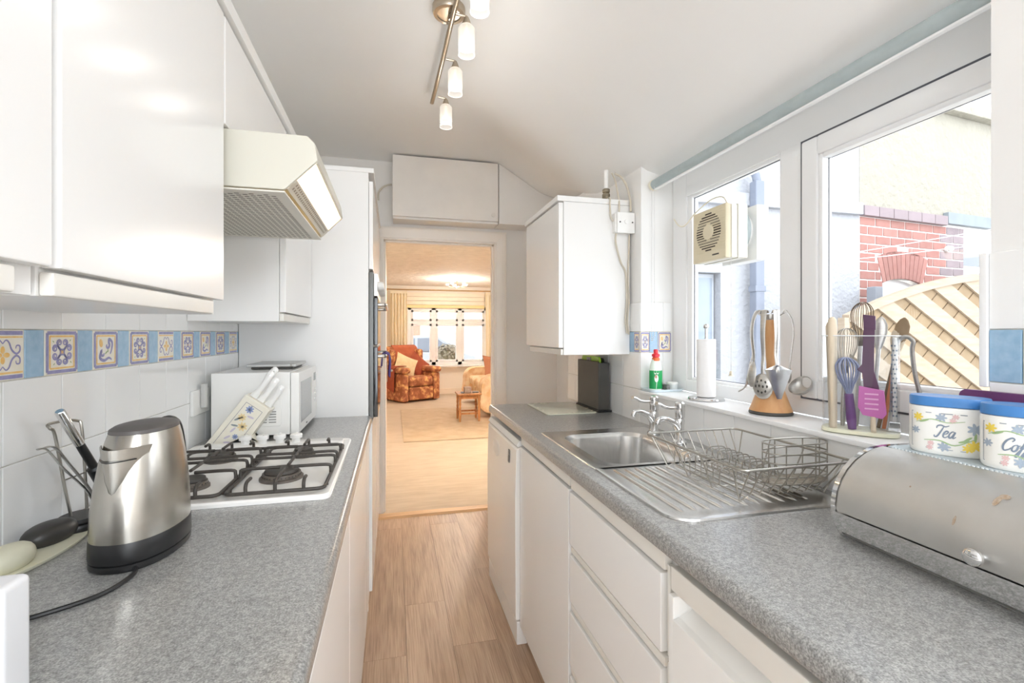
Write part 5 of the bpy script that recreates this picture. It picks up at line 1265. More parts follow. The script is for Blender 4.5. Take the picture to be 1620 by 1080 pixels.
for i, (x, y, lx, ly, zt_, m_, lb) in enumerate(((0.030, -0.034, 0.006, -0.050, 0.282, mat('olive_wood_tool', (150, 126, 96), 0.5, var=(12, 0.1)), 'brown wooden spoon leaning right in the caddy'), (0.022, -0.022, 0.006, -0.018, 0.285, Msteel, 'steel table spoon upright in the caddy'), (0.026, -0.045, 0.010, -0.030, 0.262, mat('orange_handle', (226, 140, 92), 0.5), 'orange handled tool low in the caddy'))):
    c = Vector((x, y, Z0)); e = Vector((x+lx, y+ly, zt_)); b1 = B(); b1.tube([c, c.lerp(e, 0.72)], [0.0042, 0.005], 10)
    b2 = B(); b2.tube([c.lerp(e, t) for t in (0.70, 0.78, 0.86, 0.93, 0.98, 1.0)], [(0.003, 0.005), (0.004, 0.011), (0.004, 0.015), (0.004, 0.014), (0.003, 0.008), (0.001, 0.002)], 14, flat=(1, 0, 0))
    ct('spoon', lb, [('handle', b1, m_), ('bowl', b2, m_ if i != 2 else Mspw)], (x, y, Z0), 'spoon')
# ================================================================== WINDOW FITTINGS, CEILING LIGHT, CABLES
# extractor fan through the left pane
FX, FY0, FY1, FZ0, FZ1 = 1.112, 1.407, 1.590, 1.562, 1.752
ef = thing('extractor_fan', 'ivory extractor fan mounted through the left window pane', 'extractor fan', (1.17, 1.5, 1.56))
ob('rear_case', B().box(FX+0.026, 1.204, FY0+0.002, FY1-0.002, FZ0+0.002, FZ1-0.002, 0.003), mat('fan_case', (238, 236, 226), 0.35), ef)
b = B(); b.box(FX+0.024, 1.206, FY0+0.0005, FY0+0.0025, FZ0, FZ1)
ob('case_rib', B().box(FX+0.050, FX+0.053, FY0, FY1, FZ0, FZ1), mat('fan_seam', (190, 186, 170), 0.5), ef)
cv = ob('front_cover', B().box(FX, FX+0.022, FY0, FY1, FZ0, FZ1, 0.004), mat('fan_ivory', (226, 216, 188), 0.4, var=(4, 0.02)), ef)
fc = (1.499, 1.668)
for k in range(15):
    z = fc[1]-0.066+0.0094*k; hw = math.sqrt(max(0, 0.068**2-(z-fc[1])**2))
    hi = math.sqrt(max(0, 0.030**2-(z-fc[1])**2))
    segs = [(-hw, hw)] if hi == 0 else [(-hw, -hi), (hi, hw)]
    for a, c in segs:
        if c-a > 0.006: ob('grille_slot', B().box(FX-0.0006, FX+0.002, fc[0]+a, fc[0]+c, z-0.0024, z+0.0024), mat('fan_slot_dark', (70, 60, 50), 0.7), cv)
for k in range(19):
    z = FZ0+0.035+0.0082*k
    ob('cover_rib', B().box(FX-0.0012, FX+0.001, FY0+0.004, FY1-0.004, z, z+0.0012), MATS['fan_ivory'], cv)
b = B(); b.tube([(FX-0.001, fc[0], fc[1]), (FX-0.004, fc[0], fc[1])], [0.029, 0.027], 24); ob('centre_disc', b, MATS['fan_ivory'], cv)
b = B()
for k in range(4): b.box(FX-0.0008, FX+0.001, FY0+0.035+0.009*k, FY0+0.0425+0.009*k, FZ0+0.017, FZ0+0.022)
o = ob('maker_mark', b, Mdark, cv); o['kind'] = 'stuff'
b = B(); b.tube([(1.206, fc[0], fc[1]), (1.221, fc[0], fc[1])], [0.088, 0.088], 32); ob('inner_flange', b, mat('flange_grey', (150, 160, 160), 0.5), ef)
b = B(); b.tube([(1.227, fc[0], fc[1]), (1.240, fc[0], fc[1])], [0.075, 0.075], 32); b.box(1.240, 1.290, FY0, FY1, FZ0-0.002, FZ1+0.002, 0.004); ob('outer_cowl', b, Mwhite, ef)
b = B(); b.tube([(1.150, FY0+0.02, FZ0), (1.150, FY0+0.02, FZ0-0.40)], 0.0009, 6); pc = ob('pull_cord', b, mat('cord_white', (236, 236, 236), 0.6), ef)
b = B(); b.lathe([(0.003, 0.018), (0.0055, 0.014), (0.0065, 0.004), (0.011, 0.0), (0.0, -0.0005)][::-1], (1.150, FY0+0.02, FZ0-0.412), 14); ob('cord_pull', b, Moff, pc)
b = B(); b.tube(catmull([(1.196, 1.845, 1.80), (1.185, 1.79, 1.758), (1.155, 1.70, 1.740), (1.140, 1.62, 1.765), (1.145, 1.53, 1.795), (1.150, 1.47, 1.790), (1.152, 1.445, 1.755)], 6), 0.0025, 8); ob('flex', b, Moff, ef)

# roller blind
rb = thing('roller_blind', 'grey-blue roller blind rolled up along the window head', 'roller blind', (1.105, 1.2, 1.93))
b = B(); b.cyl((1.098, 0.45, 1.942), (1.098, 1.838, 1.942), 0.0215, n=28); ob('blind_roll', b, mat('blind_fabric', (176, 188, 190), 0.7, var=(30, 0.03)), rb)
b = B(); b.cyl((1.098, 1.8385, 1.942), (1.098, 1.852, 1.942), 0.024, n=24); ob('bracket', b, Moff, rb)
b = B(); b.box(1.088, 1.102, 0.46, 1.83, 1.9165, 1.9225, 0.002); ob('bottom_bar', b, Mupvc, rb)
b = B()
for k in range(92):
    for dy in (0, 0.022): b.ball((1.085, 1.842-dy*(1 if k < 88 else (92-k)/4), 1.925-0.0072*k), 0.0026, 3)
o = ob('bead_chain', b, mat('chain_white', (226, 226, 226), 0.4), rb); o['kind'] = 'stuff'

# ceiling spotlight bar
cl = thing('ceiling_light', 'brushed nickel ceiling light bar with four frosted glass shades', 'ceiling light', (0.21, 2.0, 2.30))
Mnick = mat('brushed_nickel', (196, 184, 166), 0.28, 1.0, var=(20, 0.04))
b = B(); b.lathe([(0.062, 0.0), (0.062, -0.022), (0.058, -0.030), (0.044, -0.032), (0.043, -0.028), (0.0, -0.028)], (0.205, 1.80, 2.535), 36); ob('ceiling_rose', b, Mnick, cl)
b = B(); b.tube([(0.225, 1.36, 2.475), (0.222, 1.66, 2.488), (0.215, 1.85, 2.490), (0.210, 2.05, 2.488), (0.192, 2.45, 2.475)], [(0.006, 0.010)]*5, 10); b.cyl((0.212, 1.80, 2.506), (0.214, 1.80, 2.488), 0.010); ob('bar', b, Mnick, cl)
Mfrost = glass('frosted_shade', (250, 250, 250), rough=0.3, frost=((248, 247, 244), 0.72)); Mclr = glass('clear_shade_rim', (252, 252, 252), rough=0.05, frost=((248, 248, 246), 0.25))
Mbulb = mat('warm_bulb', (255, 240, 214), 0.4, emit=((255, 232, 200), 0.3))
for x, y in ((0.272, 1.515), (0.266, 1.76), (0.262, 2.06), (0.258, 2.40)):
    zt_ = 2.452
    b = B(); b.lathe([(0.006, 0.030), (0.010, 0.024), (0.017, 0.004), (0.017, 0.0)], (x, y, zt_), 20); b.tube([(x, y, zt_+0.03), (x-0.040, y, zt_+0.034)], 0.005, 8); hdr = ob('lamp_holder', b, Mnick, cl)
    b = B(); b.lathe([(0.012, 0.0), (0.022, -0.003), (0.031, -0.014), (0.031, -0.088)], (x, y, zt_-0.001), 28, cap=False); sh_ = ob('glass_shade', b, Mfrost, cl)
    b = B(); b.lathe([(0.031, -0.0885), (0.031, -0.112)], (x, y, zt_-0.001), 28, cap=False); b.tube([(x+0.031*math.cos(2*PI*k/24), y+0.031*math.sin(2*PI*k/24), zt_-0.113) for k in range(24)], 0.0012, 6, closed=True); ob('clear_rim', b, Mclr, sh_)
    b = B(); b.lathe([(0.004, -0.005), (0.006, -0.03), (0.009, -0.05), (0.007, -0.066), (0.0, -0.07)], (x, y, zt_), 12); ob('bulb', b, Mbulb, cl)
    pl_ = bpy.data.lights.new('spot_bulb', 'POINT'); pl_.energy = 0.15; pl_.color = (1, 0.96, 0.91); pl_.shadow_soft_size = 0.028
    po = bpy.data.objects.new('spot_bulb', pl_); COL.objects.link(po); po.location = (x, y, zt_-0.140)

# switch box on the cabinet side, cables and stop tap above
sb = thing('switch_box', 'white surface-mounted switch on the side of the right wall cabinet', 'switch', (1.0, 1.935, 1.74))
ob('back_box', B().box(0.952, 1.030, 1.925, 1.9515, 1.748, 1.832, 0.003), Mwhite, sb)
fp = ob('face_plate', B().box(0.960, 1.044, 1.914, 1.9245, 1.744, 1.836, 0.003), Mwhite, sb)
b = B(); b.tube([(1.003, 1.914, 1.794), (1.003, 1.909, 1.794)], [0.011, 0.010], 18); ob('button', b, Mwhite, fp)
for x in (0.972, 1.032):
    bb = B(); bb.cyl((x, 1.914, 1.792), (x, 1.9125, 1.792), 0.0035, n=10); ob('screw', bb, Mdark, fp)
Mcab = mat('cable_cream', (204, 196, 180), 0.5)
def cable(label, pts, r=0.0035, m=None, grp='cream cables around the right wall cabinet'):
    b = B(); b.tube(catmull(pts, 6), r, 8); tag(ob('cable', b, m or Mcab), label, 'cable', grp)
cable('cream cable looping from the cabinet top into the left of the switch', [(0.945, 1.98, 1.91), (0.938, 1.945, 1.903), (0.936, 1.940, 1.87), (0.940, 1.940, 1.82), (0.951, 1.938, 1.798)])
cable('cream cable arching from the ceiling hole down to the switch top', [(0.985, 1.99, 2.03), (1.000, 1.96, 2.005), (1.020, 1.944, 1.96), (1.032, 1.936, 1.90), (1.033, 1.932, 1.845)], 0.005)
cable('cream cable dropping straight behind the cabinet top beside the stop tap', [(0.975, 2.0, 2.035), (0.985, 1.99, 2.0), (0.988, 1.975, 1.95), (0.986, 1.955, 1.905), (0.982, 1.942, 1.87), (0.978, 1.936, 1.838)], 0.004)
cable('cream cable curving down from the switch along the cabinet edge', [(0.962, 1.936, 1.745), (0.966, 1.942, 1.70), (0.990, 1.944, 1.62), (1.015, 1.945, 1.57), (1.020, 1.945, 1.45), (1.014, 1.945, 1.36), (1.022, 1.945, 1.30)], 0.004)
cable('cream cable running straight below the switch to the tiles', [(1.028, 1.936, 1.742), (1.030, 1.944, 1.66), (1.027, 1.944, 1.55), (1.030, 1.944, 1.44), (1.024, 1.944, 1.36), (1.030, 1.944, 1.295)], 0.004)
tv = thing('stop_tap', 'old stop tap and white pipe on top of the right wall cabinet', 'stop tap', (0.955, 2.02, 1.9005))
b = B(); b.lathe([(0.020, 0.0), (0.018, 0.008), (0.014, 0.012), (0.018, 0.018), (0.018, 0.040), (0.013, 0.046), (0.017, 0.050), (0.017, 0.062), (0.012, 0.066)], (0.955, 2.02, 1.901), 16); ob('valve', b, mat('old_brass', (168, 156, 132), 0.5, 0.5, var=(40, 0.2)), tv)
b = B(); b.tube([(0.955, 2.02, 1.965), (0.955, 2.02, 2.052)], [0.010, 0.010], 14); ob('pipe', b, Mwhite, tv)
cable('pale cable curving out to the left of the over-door cupboard', [(-0.01, 3.44, 2.345), (-0.04, 3.45, 2.342), (-0.075, 3.46, 2.325), (-0.10, 3.47, 2.29), (-0.10, 3.475, 2.24)], 0.007, None, None)

# unseen back door added behind the camera for its light and reflections
bd_ = thing('added_back_door', 'white glazed back door added behind the camera as a light opening', 'door', (0.2, -4.65, 0)); bd_['kind'] = 'structure'
b = B()
for x0, x1 in ((-0.62, -0.52), (0.15, 0.25), (0.92, 1.02)): b.box(x0, x1, -4.68, -4.62, 0, 2.12)
b.box(-0.52, 0.92, -4.68, -4.62, 2.03, 2.12); b.box(-0.52, 0.92, -4.68, -4.62, 0, 0.10); ob('frame', b, Mupvc, bd_)
for x0, x1 in ((-0.52, 0.15), (0.25, 0.92)): ob('pane', B().box(x0, x1, -4.655, -4.650, 0.10, 2.03), Mglass, bd_)
# ================================================================== LOUNGE
def floral():
    m = bpy.data.materials.new('rust_floral_fabric'); m.use_nodes = True; nt = m.node_tree; p = nt.nodes['Principled BSDF']
    tc = nt.nodes.new('ShaderNodeTexCoord'); n = nt.nodes.new('ShaderNodeTexNoise'); n.inputs['Scale'].default_value = 11; n.inputs['Detail'].default_value = 3; n.inputs['Distortion'].default_value = 1.2
    v = nt.nodes.new('ShaderNodeTexVoronoi'); v.inputs['Scale'].default_value = 9
    nt.links.new(tc.outputs['Object'], n.inputs['Vector']); nt.links.new(n.outputs['Color'], v.inputs['Vector'])
    nt.links.new(tc.outputs['Object'], v.inputs['Vector'])
    ad = nt.nodes.new('ShaderNodeMath'); ad.operation = 'MULTIPLY_ADD'; ad.inputs[1].default_value = 0.5
    nt.links.new(v.outputs['Distance'], ad.inputs[0]); nt.links.new(n.outputs['Fac'], ad.inputs[2])
    r = nt.nodes.new('ShaderNodeValToRGB'); e = r.color_ramp.elements; e[0].position = 0.55; e[0].color = lin((232, 188, 122)); e[1].position = 0.86; e[1].color = lin((160, 98, 66)); k = e.new(0.68); k.color = lin((200, 132, 92))
    nt.links.new(ad.outputs[0], r.inputs[0]); nt.links.new(r.outputs[0], p.inputs['Base Color']); p.inputs['Roughness'].default_value = 0.9
    return m
Mflo = floral(); Mrust = mat('rust_velvet', (200, 112, 76), 0.85, var=(8, 0.06), col2=(184, 96, 62)); Mrust2 = mat('dark_rust_throw', (178, 90, 62), 0.95, var=(10, 0.08))
Mcush = mat('cream_cushion', (240, 224, 184), 0.9, var=(14, 0.05), col2=(228, 206, 160))
def pillow(bb, w_, h_, t_, M_, n=10):
    L = []
    for j in range(n+1):
        v = -1+2*j/n; row = []
        for i in range(n+1):
            u = -1+2*i/n
            d = (1-abs(u)**2.6)*(1-abs(v)**2.6); k = 1-0.10*(u*u*(1-v*v)+v*v*(1-u*u))*0
            row.append((u, v, d))
        L.append(row)
    for sgn in (1, -1):
        bb.loops([[M_ @ Vector((u*w_/2*(1-0.09*(1-v*v)), sgn*t_/2*max(0, d)**0.5, v*h_/2*(1-0.09*(1-u*u)))) for u, v, d in row] for row in L], closed=False)
def rounded(bb, x0, x1, y0, y1, z0, z1, r): bb.box(x0, x1, y0, y1, z0, z1, r, 4)
ac = thing('armchair', 'rust floral armchair under the lounge window', 'armchair', (0.33, 9.48, 0.004), 0.52)
b = B(); rounded(b, -0.27, 0.27, -0.36, 0.36, 0.03, 0.27, 0.04); ob('base', b, Mflo, ac, local=True)
b = B(); rounded(b, -0.265, 0.265, -0.40, -0.345, 0.05, 0.285, 0.025); ob('footrest_panel', b, Mflo, ac, local=True)
b = B(); rounded(b, -0.268, 0.268, -0.41, 0.25, 0.29, 0.475, 0.06); ob('seat_cushion', b, Mflo, ac, local=True)
for s_ in (-1, 1):
    b = B(); rounded(b, s_*0.275 if s_ > 0 else -0.42, 0.42 if s_ > 0 else -0.275, -0.40, 0.36, 0.02, 0.54, 0.035); a_ = ob('arm', b, Mflo, ac, local=True)
    b = B(); rounded(b, s_*0.345-0.10, s_*0.345+0.10, -0.43, 0.30, 0.545, 0.655, 0.05); ob('arm_pad', b, Mflo, a_, local=True)
b = B(); pf = [(0.25, 0.44), (0.20, 0.60), (0.24, 0.80), (0.30, 0.98), (0.37, 1.03), (0.44, 0.98), (0.45, 0.5), (0.42, 0.06), (0.37, 0.06), (0.36, 0.42)]
b.prism([(q.x, q.y) for q in catmull([(y, z, 0) for y, z in pf], 4, True)], 'x', -0.33, 0.33, 0.02, 3); bk = ob('backrest', b, Mflo, ac, local=True)
b = B(); b.prism([(q.x, q.y) for q in catmull([(0.19, 0.62, 0), (0.225, 0.80, 0), (0.29, 0.99, 0), (0.37, 1.045, 0), (0.40, 1.04, 0), (0.28, 0.80, 0), (0.24, 0.62, 0)], 4, True)], 'x', -0.20, 0.34, 0.01, 2); ob('back_cover', b, Mrust, bk, local=True)
for s_ in (-1, 1):
    b = B(); rounded(b, s_*0.31-0.06, s_*0.31+0.06, 0.10, 0.40, 0.66, 0.98, 0.05); ob('head_wing', b, Mflo, bk, local=True)
ACM = WM[ac.name]
b = B(); pillow(b, 0.46, 0.40, 0.13, ACM @ Matrix.Translation((-0.12, -0.02, 0.68)) @ Matrix.Rotation(-0.35, 4, 'X') @ Matrix.Rotation(0.45, 4, 'Y')); tag(ob('cream_cushion', b, Mcush), 'cream cushion propped in the floral armchair', 'cushion')
b = B(); pillow(b, 0.42, 0.42, 0.14, ACM @ Matrix.Translation((0.20, 0.08, 0.67)) @ Matrix.Rotation(-0.35, 4, 'X') @ Matrix.Rotation(-0.75, 4, 'Y')); tag(ob('rust_cushion', b, Mrust2), 'dark rust cushion on the right of the floral armchair', 'cushion')
b = B(); L = []
for j in range(9):
    y = -0.18+0.05*j; wv = 0.008*math.sin(j*1.7)
    L.append([ACM @ Vector(q) for q in ((-0.20, y, 0.664+wv*0.2), (-0.30, y, 0.668), (-0.40, y, 0.664), (-0.452, y, 0.63), (-0.462+wv*0.5, y, 0.45), (-0.468+wv*0.6, y, 0.20+0.01*j))])
b.loops(L, closed=False); o = tag(ob('throw', b, Mrust2), 'rust throw draped over the left arm of the armchair', 'throw'); m_ = o.modifiers.new('thickness', 'SOLIDIFY'); m_.thickness = 0.012; m_.offset = 1
# sofa at the right
so = thing('sofa', 'orange floral sofa partly hidden behind the right door jamb', 'sofa', (1.85, 7.95, 0.004))
Mpf = mat('peach_floral', (218, 178, 134), 0.9, var=(9, 0.15, 0.12), col2=(236, 216, 184), bump=(20, 0.2))
b = B(); rounded(b, 1.42, 2.30, 7.32, 8.75, 0.08, 0.36, 0.05); ob('base', b, Mpf, so)
for yc in (7.18, 8.86):
    b = B(); b.prism([(q.x, q.y) for q in catmull([(1.36, 0.10, 0), (1.29, 0.40, 0), (1.32, 0.58, 0), (1.45, 0.66, 0), (1.62, 0.67, 0), (2.2, 0.66, 0), (2.3, 0.5, 0), (2.3, 0.08, 0)], 4, True)], 'y', yc-0.14, yc+0.14, 0.05, 3); ob('arm', b, Mpf, so)
for y0, y1 in ((7.34, 8.03), (8.04, 8.73)):
    b = B(); rounded(b, 1.36, 2.05, y0, y1, 0.365, 0.53, 0.06); ob('seat_cushion', b, Mpf, so)
    b = B(); rounded(b, 1.95, 2.22, y0, y1, 0.52, 0.92, 0.08); ob('back_cushion', b, Mflo, so)
b = B(); rounded(b, 2.18, 2.34, 7.1, 8.95, 0.05, 0.95, 0.05); ob('back', b, Mpf, so)
b = B(); pillow(b, 0.45, 0.42, 0.14, Matrix.Translation((1.62, 7.50, 0.735)) @ Matrix.Rotation(-0.45, 4, 'X') @ Matrix.Rotation(0.2, 4, 'Z')); tag(ob('sofa_cushion', b, mat('brown_cushion', (190, 128, 96), 0.9)), 'brown cushion on the orange sofa', 'cushion')
# side table
sd = thing('side_table', 'small turned-leg wooden side table on the rug', 'side table', (1.08, 6.98, 0.016))
Mpine = mat('honey_pine', (196, 138, 84), 0.4, var=(10, 0.1), col2=(168, 110, 62), stretch=(4, 4, 0.7))
b = B(); b.box(0.905, 1.255, 6.81, 7.16, 0.400, 0.422, 0.005); ob('table_top', b, Mpine, sd)
b = B()
for x0, x1, y0, y1 in ((0.95, 1.21, 6.845, 6.862), (0.95, 1.21, 7.108, 7.125), (0.945, 0.962, 6.87, 7.10), (1.198, 1.215, 6.87, 7.10)):
    ob('apron', B().box(x0, x1, y0, y1, 0.345, 0.3995), Mpine, sd); ob('stretcher', B().box(x0, x1, y0, y1, 0.12 if y1-y0 < 0.05 else 0.15, 0.145 if y1-y0 < 0.05 else 0.175), Mpine, sd)
for x in (0.94, 1.22):
    for y in (6.845, 7.125):
        bb = B(); bb.lathe([(0.014, 0.0125), (0.018, 0.08), (0.019, 0.11), (0.019, 0.17), (0.013, 0.18), (0.018, 0.21), (0.012, 0.235), (0.019, 0.27), (0.014, 0.30), (0.019, 0.32), (0.019, 0.3995)], (x, y, 0.004), 12); ob('leg', bb, Mpine, sd)
bx = thing('tissue_box', 'grey tissue box on the wooden side table', 'tissue box', (1.07, 6.98, 0.4225)); ob('box', B().box(1.02, 1.12, 6.92, 7.04, 0.4225, 0.505, 0.004), mat('tissue_box_grey', (166, 146, 134), 0.6, var=(30, 0.1)), bx)
tag(ob('remote_control', B().box(1.135, 1.225, 6.90, 6.95, 0.4225, 0.440, 0.004), Mdark), 'dark remote control right of the tissue box', 'remote')
tag(ob('spectacle_case', B().box(0.965, 1.008, 6.88, 6.99, 0.4225, 0.436, 0.005), Mdark), 'small dark case left of the tissue box', 'case')
tag(ob('rug', B().box(0.12, 2.0, 5.76, 8.20, 0.0045, 0.0155, 0.004), mat('tan_rug', (204, 184, 158), 0.95, var=(6, 0.1), col2=(188, 166, 138), bump=(300, 0.5, 0.004))), 'tan rectangular rug on the lounge carpet', 'rug')
# curtains, pole, pelmet blind
cp_ = thing('curtain_pole', 'slim wooden curtain pole above the lounge window', 'curtain pole', (1.05, 10.08, 2.2))
b = B(); b.cyl((-0.12, 10.06, 2.205), (2.45, 10.06, 2.205), 0.014, n=14); ob('pole', b, mat('pole_wood', (190, 156, 110), 0.5), cp_)
for x in (-0.13, 2.46):
    b = B(); b.ball((x, 10.06, 2.205), 0.028, 8); ob('finial', b, MATS['pole_wood'], cp_)
Mcur = mat('cream_curtain', (244, 234, 208), 0.9, var=(3, 0.03))
def curtain(label, x0, x1, z0):
    t = thing('curtain', label, 'curtain', ((x0+x1)/2, 10.06, z0), 0, 'lounge curtains')
    L = []
    for z, k in ((2.175, 1.0), (2.10, 1.0), (1.4, 0.97), (0.9, 0.94), (z0, 0.92)):
        row = []
        for i in range(61):
            u = i/60; xm = (x0+x1)/2
            row.append((xm+(x0+(x1-x0)*u-xm)*k, 10.05+0.030*math.sin(u*2*PI*5.5)+0.006*math.sin(u*23+z*3), z))
        L.append(row)
    b = B(); b.loops(L, closed=False); o = ob('drape', b, Mcur, t, sharp=80); m_ = o.modifiers.new('thickness', 'SOLIDIFY'); m_.thickness = 0.004
    b = B()
    b = B(); b.box(x0, x1, 10.012, 10.019, 2.12, 2.175, 0.002); ob('heading_tape', b, Mcur, t)
curtain('cream curtain left of the lounge window', -0.06, 0.28, 0.10); curtain('cream curtain right of the lounge window', 1.93, 2.40, 0.10)
rbl = thing('roman_blind', 'white roman blind drawn up over the lounge window', 'blind', (1.15, 10.16, 1.84))
b = B()
for k in range(3): ob('blind_fold', B().box(0.28, 1.93, 10.165-0.006*k, 10.195-0.006*k, 1.905+0.085*k, 1.985+0.085*k, 0.006), mat('blind_white', (250, 240, 222), 0.9), rbl)
ob('bottom_batten', B().box(0.28, 1.93, 10.150, 10.190, 1.835, 1.90, 0.004), mat('batten_cream', (246, 226, 170), 0.7), rbl)
# lounge ceiling light
ll = thing('lounge_ceiling_light', 'brass lounge ceiling light with curled arms and small glass cups', 'ceiling light', (1.14, 8.7, 2.12))
b = B(); b.lathe([(0.0, 0.0), (0.13, 0.0), (0.12, -0.02), (0.03, -0.035), (0.0, -0.036)], (1.14, 8.7, 2.30), 28); ob('rose', b, mat('cream_rose', (228, 208, 180), 0.6), ll)
b = B(); b.cyl((1.14, 8.7, 2.265), (1.14, 8.7, 2.17), 0.012, n=12); ob('stem', b, Mbrass, ll)
for k in range(5):
    a = 2*PI*k/5+0.3; dx, dy = math.cos(a), math.sin(a)
    b = B(); b.tube(catmull([(1.14, 8.7, 2.175), (1.14+dx*0.07, 8.7+dy*0.07, 2.15), (1.14+dx*0.15, 8.7+dy*0.15, 2.165), (1.14+dx*0.18, 8.7+dy*0.18, 2.19)], 4), 0.006, 8); ar = ob('arm', b, Mbrass, ll)
    b = B(); b.lathe([(0.012, -0.005), (0.03, 0.0), (0.034, 0.03)], (1.14+dx*0.18, 8.7+dy*0.18, 2.185), 14, cap=False); ob('glass_cup', b, Mclr, ar)
    pl_ = bpy.data.lights.new('lounge_bulb', 'POINT'); pl_.energy = 2.0; pl_.color = (1, 0.97, 0.92); pl_.shadow_soft_size = 0.03
    po = bpy.data.objects.new('lounge_bulb', pl_); COL.objects.link(po); po.location = (1.14+dx*0.18, 8.7+dy*0.18, 2.10)
# pendant and bulb added out of view above the doorway to brighten the lounge
p2 = thing('added_pendant', 'added cream pendant lamp, unseen, brightening the doorway end of the lounge', 'ceiling light', (1.2, 5.0, 2.0))
b = B(); b.cyl((1.2, 5.0, 2.299), (1.2, 5.0, 2.16), 0.006, n=8); ob('flex', b, Mwhite, p2)
b = B(); b.lathe([(0.05, 0.16), (0.16, 0.0)], (1.2, 5.0, 2.0), 24, cap=False); ob('shade', b, mat('shade_cream', (246, 232, 204), 0.8), p2)
pl_ = bpy.data.lights.new('pendant_fill', 'POINT'); pl_.energy = 27; pl_.color = (1, 0.96, 0.90); pl_.shadow_soft_size = 0.05
po = bpy.data.objects.new('pendant_fill', pl_); COL.objects.link(po); po.location = (1.2, 5.0, 2.04)
# canvas on the left lounge wall (seen mirrored in the gloss cabinet door)
cv_ = thing('wall_picture', 'dark abstract canvas on the left lounge wall', 'picture', (-0.89, 7.15, 1.5)); ob('canvas', B().box(-0.899, -0.87, 6.68, 7.62, 1.5, 2.24, 0.003), mat('abstract_paint', (120, 110, 104), 0.7, var=(4, 0.3, 0.2), col2=(176, 110, 90)), cv_)
# ================================================================== OUTSIDE, SIDE RETURN
Mwr = mat('white_render', (172, 174, 180), 0.85, var=(5, 0.03), bump=(26, 0.7, 0.02)); Mcr = mat('cream_render', (154, 150, 138), 0.85, var=(4, 0.03), bump=(14, 0.9, 0.03))
struct(ob('ground_yard', B().box(1.33, 14, -4, 3.58, -0.25, -0.12), mat('yard_concrete', (212, 210, 205), 0.9, var=(5, 0.1))), 'pale concrete side yard outside the kitchen window', 'ground')
hw = thing('house_rear_wall', 'white rendered rear house wall seen through the left pane', 'building', (2.8, 3.7, -0.12))
b = B(); b.box(1.331, 2.54, 3.58, 3.80, -0.12, 6.0); b.box(2.78, 4.31, 3.58, 3.80, -0.12, 6.0); b.box(2.54, 2.78, 3.58, 3.80, -0.12, 0.90); b.box(2.54, 2.78, 3.58, 3.80, 1.83, 6.0)
ob('wall', b, Mwr, hw)
ob('string_course', B().box(1.331, 4.30, 3.525, 3.5795, 2.42, 2.53, 0.006), Mwr, hw)
wf = ob('window_frame', B().box(2.55, 2.77, 3.66, 3.70, 0.905, 1.825), mat('frame_pale_blue', (184, 190, 198), 0.4), hw)
ob('pane', B().box(2.575, 2.745, 3.653, 3.659, 0.94, 1.79), mat('outside_glass_blue', (150, 162, 176), 0.08, var=(3, 0.08)), wf)
dp = thing('drainpipe', 'grey-blue square drainpipe on the white house wall', 'drainpipe', (3.07, 3.53, -0.12))
Mpipe = mat('pipe_grey_blue', (124, 131, 146), 0.5, var=(8, 0.04))
b = B(); b.box(3.025, 3.115, 3.44, 3.524, -0.119, 2.62, 0.012); ob('pipe', b, Mpipe, dp)
b = B(); b.tube(catmull([(3.07, 3.48, 2.62), (3.04, 3.48, 2.70), (2.97, 3.50, 2.74), (2.90, 3.50, 2.745)], 4), 0.035, 12); ob('pipe_elbow', b, Mpipe, dp)
for z in (0.6, 1.66): ob('bracket', B().box(3.015, 3.125, 3.435, 3.524, z, z+0.05, 0.005), Mpipe, dp)
# neighbour
RZ = math.atan2(0.1045, 0.9945)
nh = thing('neighbour_house', 'cream rendered neighbour house with red brick lower wall', 'building', (4.27, 3.58, -0.12), RZ)
zb = 0.12  # local z offset
def nb(x0, x1, y0, y1, z0, z1, bev=0): return B().box(x0, x1, y0, y1, z0+zb, z1+zb, bev)
ob('render_wall', nb(0.05, 6.0, 0.0, 0.3, 2.52, 6.0), Mcr, nh, local=True)
Mmor = mat('pale_mortar', (228, 225, 222), 0.9, var=(40, 0.03))
b = B(); b.box(0.05, 0.375, 0.0, 0.3, 0, 2.52+zb); b.box(0.985, 1.67, 0.0, 0.3, 0, 2.52+zb); b.box(0.375, 0.985, 0.0, 0.3, 1.845+zb, 2.52+zb); b.box(0.375, 0.985, 0.0, 0.3, 0, 0.9+zb); b.box(1.67, 6.0, 0.0, 0.3, 2.42+zb, 2.52+zb); b.box(2.6, 6.0, 0.0, 0.3, 0, 2.52+zb); b.box(1.67, 2.6, 0.0, 0.3, 0, 1.0+zb)
ob('mortar_bed', b, Mmor, nh, local=True)
Mbr = mat('red_brick', (160, 116, 108), 0.85, var=(18, 0.08), col2=(152, 104, 96), rnd=0.10, bump=(60, 0.3)); Mbp = mat('purple_grey_brick', (134, 122, 126), 0.85, var=(12, 0.08), col2=(144, 130, 134), rnd=0.08, bump=(60, 0.3))
bmesh_cache = {}
def brick(u0, u1, z0, z1, m):
    g = 0.006; k = (round(u1-u0, 3), round(z1-z0, 3), m.name)
    if k not in bmesh_cache:
        o = ob('brick', B().box(-(u1-u0)/2+g, (u1-u0)/2-g, -0.006, 0.02, -(z1-z0)/2+g, (z1-z0)/2-g, 0.003, 1), m, nh, local=True); bmesh_cache[k] = o.data
    else:
        o = bpy.data.objects.new('brick', bmesh_cache[k]); COL.objects.link(o); o.parent = nh
    o.location = ((u0+u1)/2, 0, (z0+z1)/2+zb)
CO = 0.0865; row = 0; z1 = 2.42
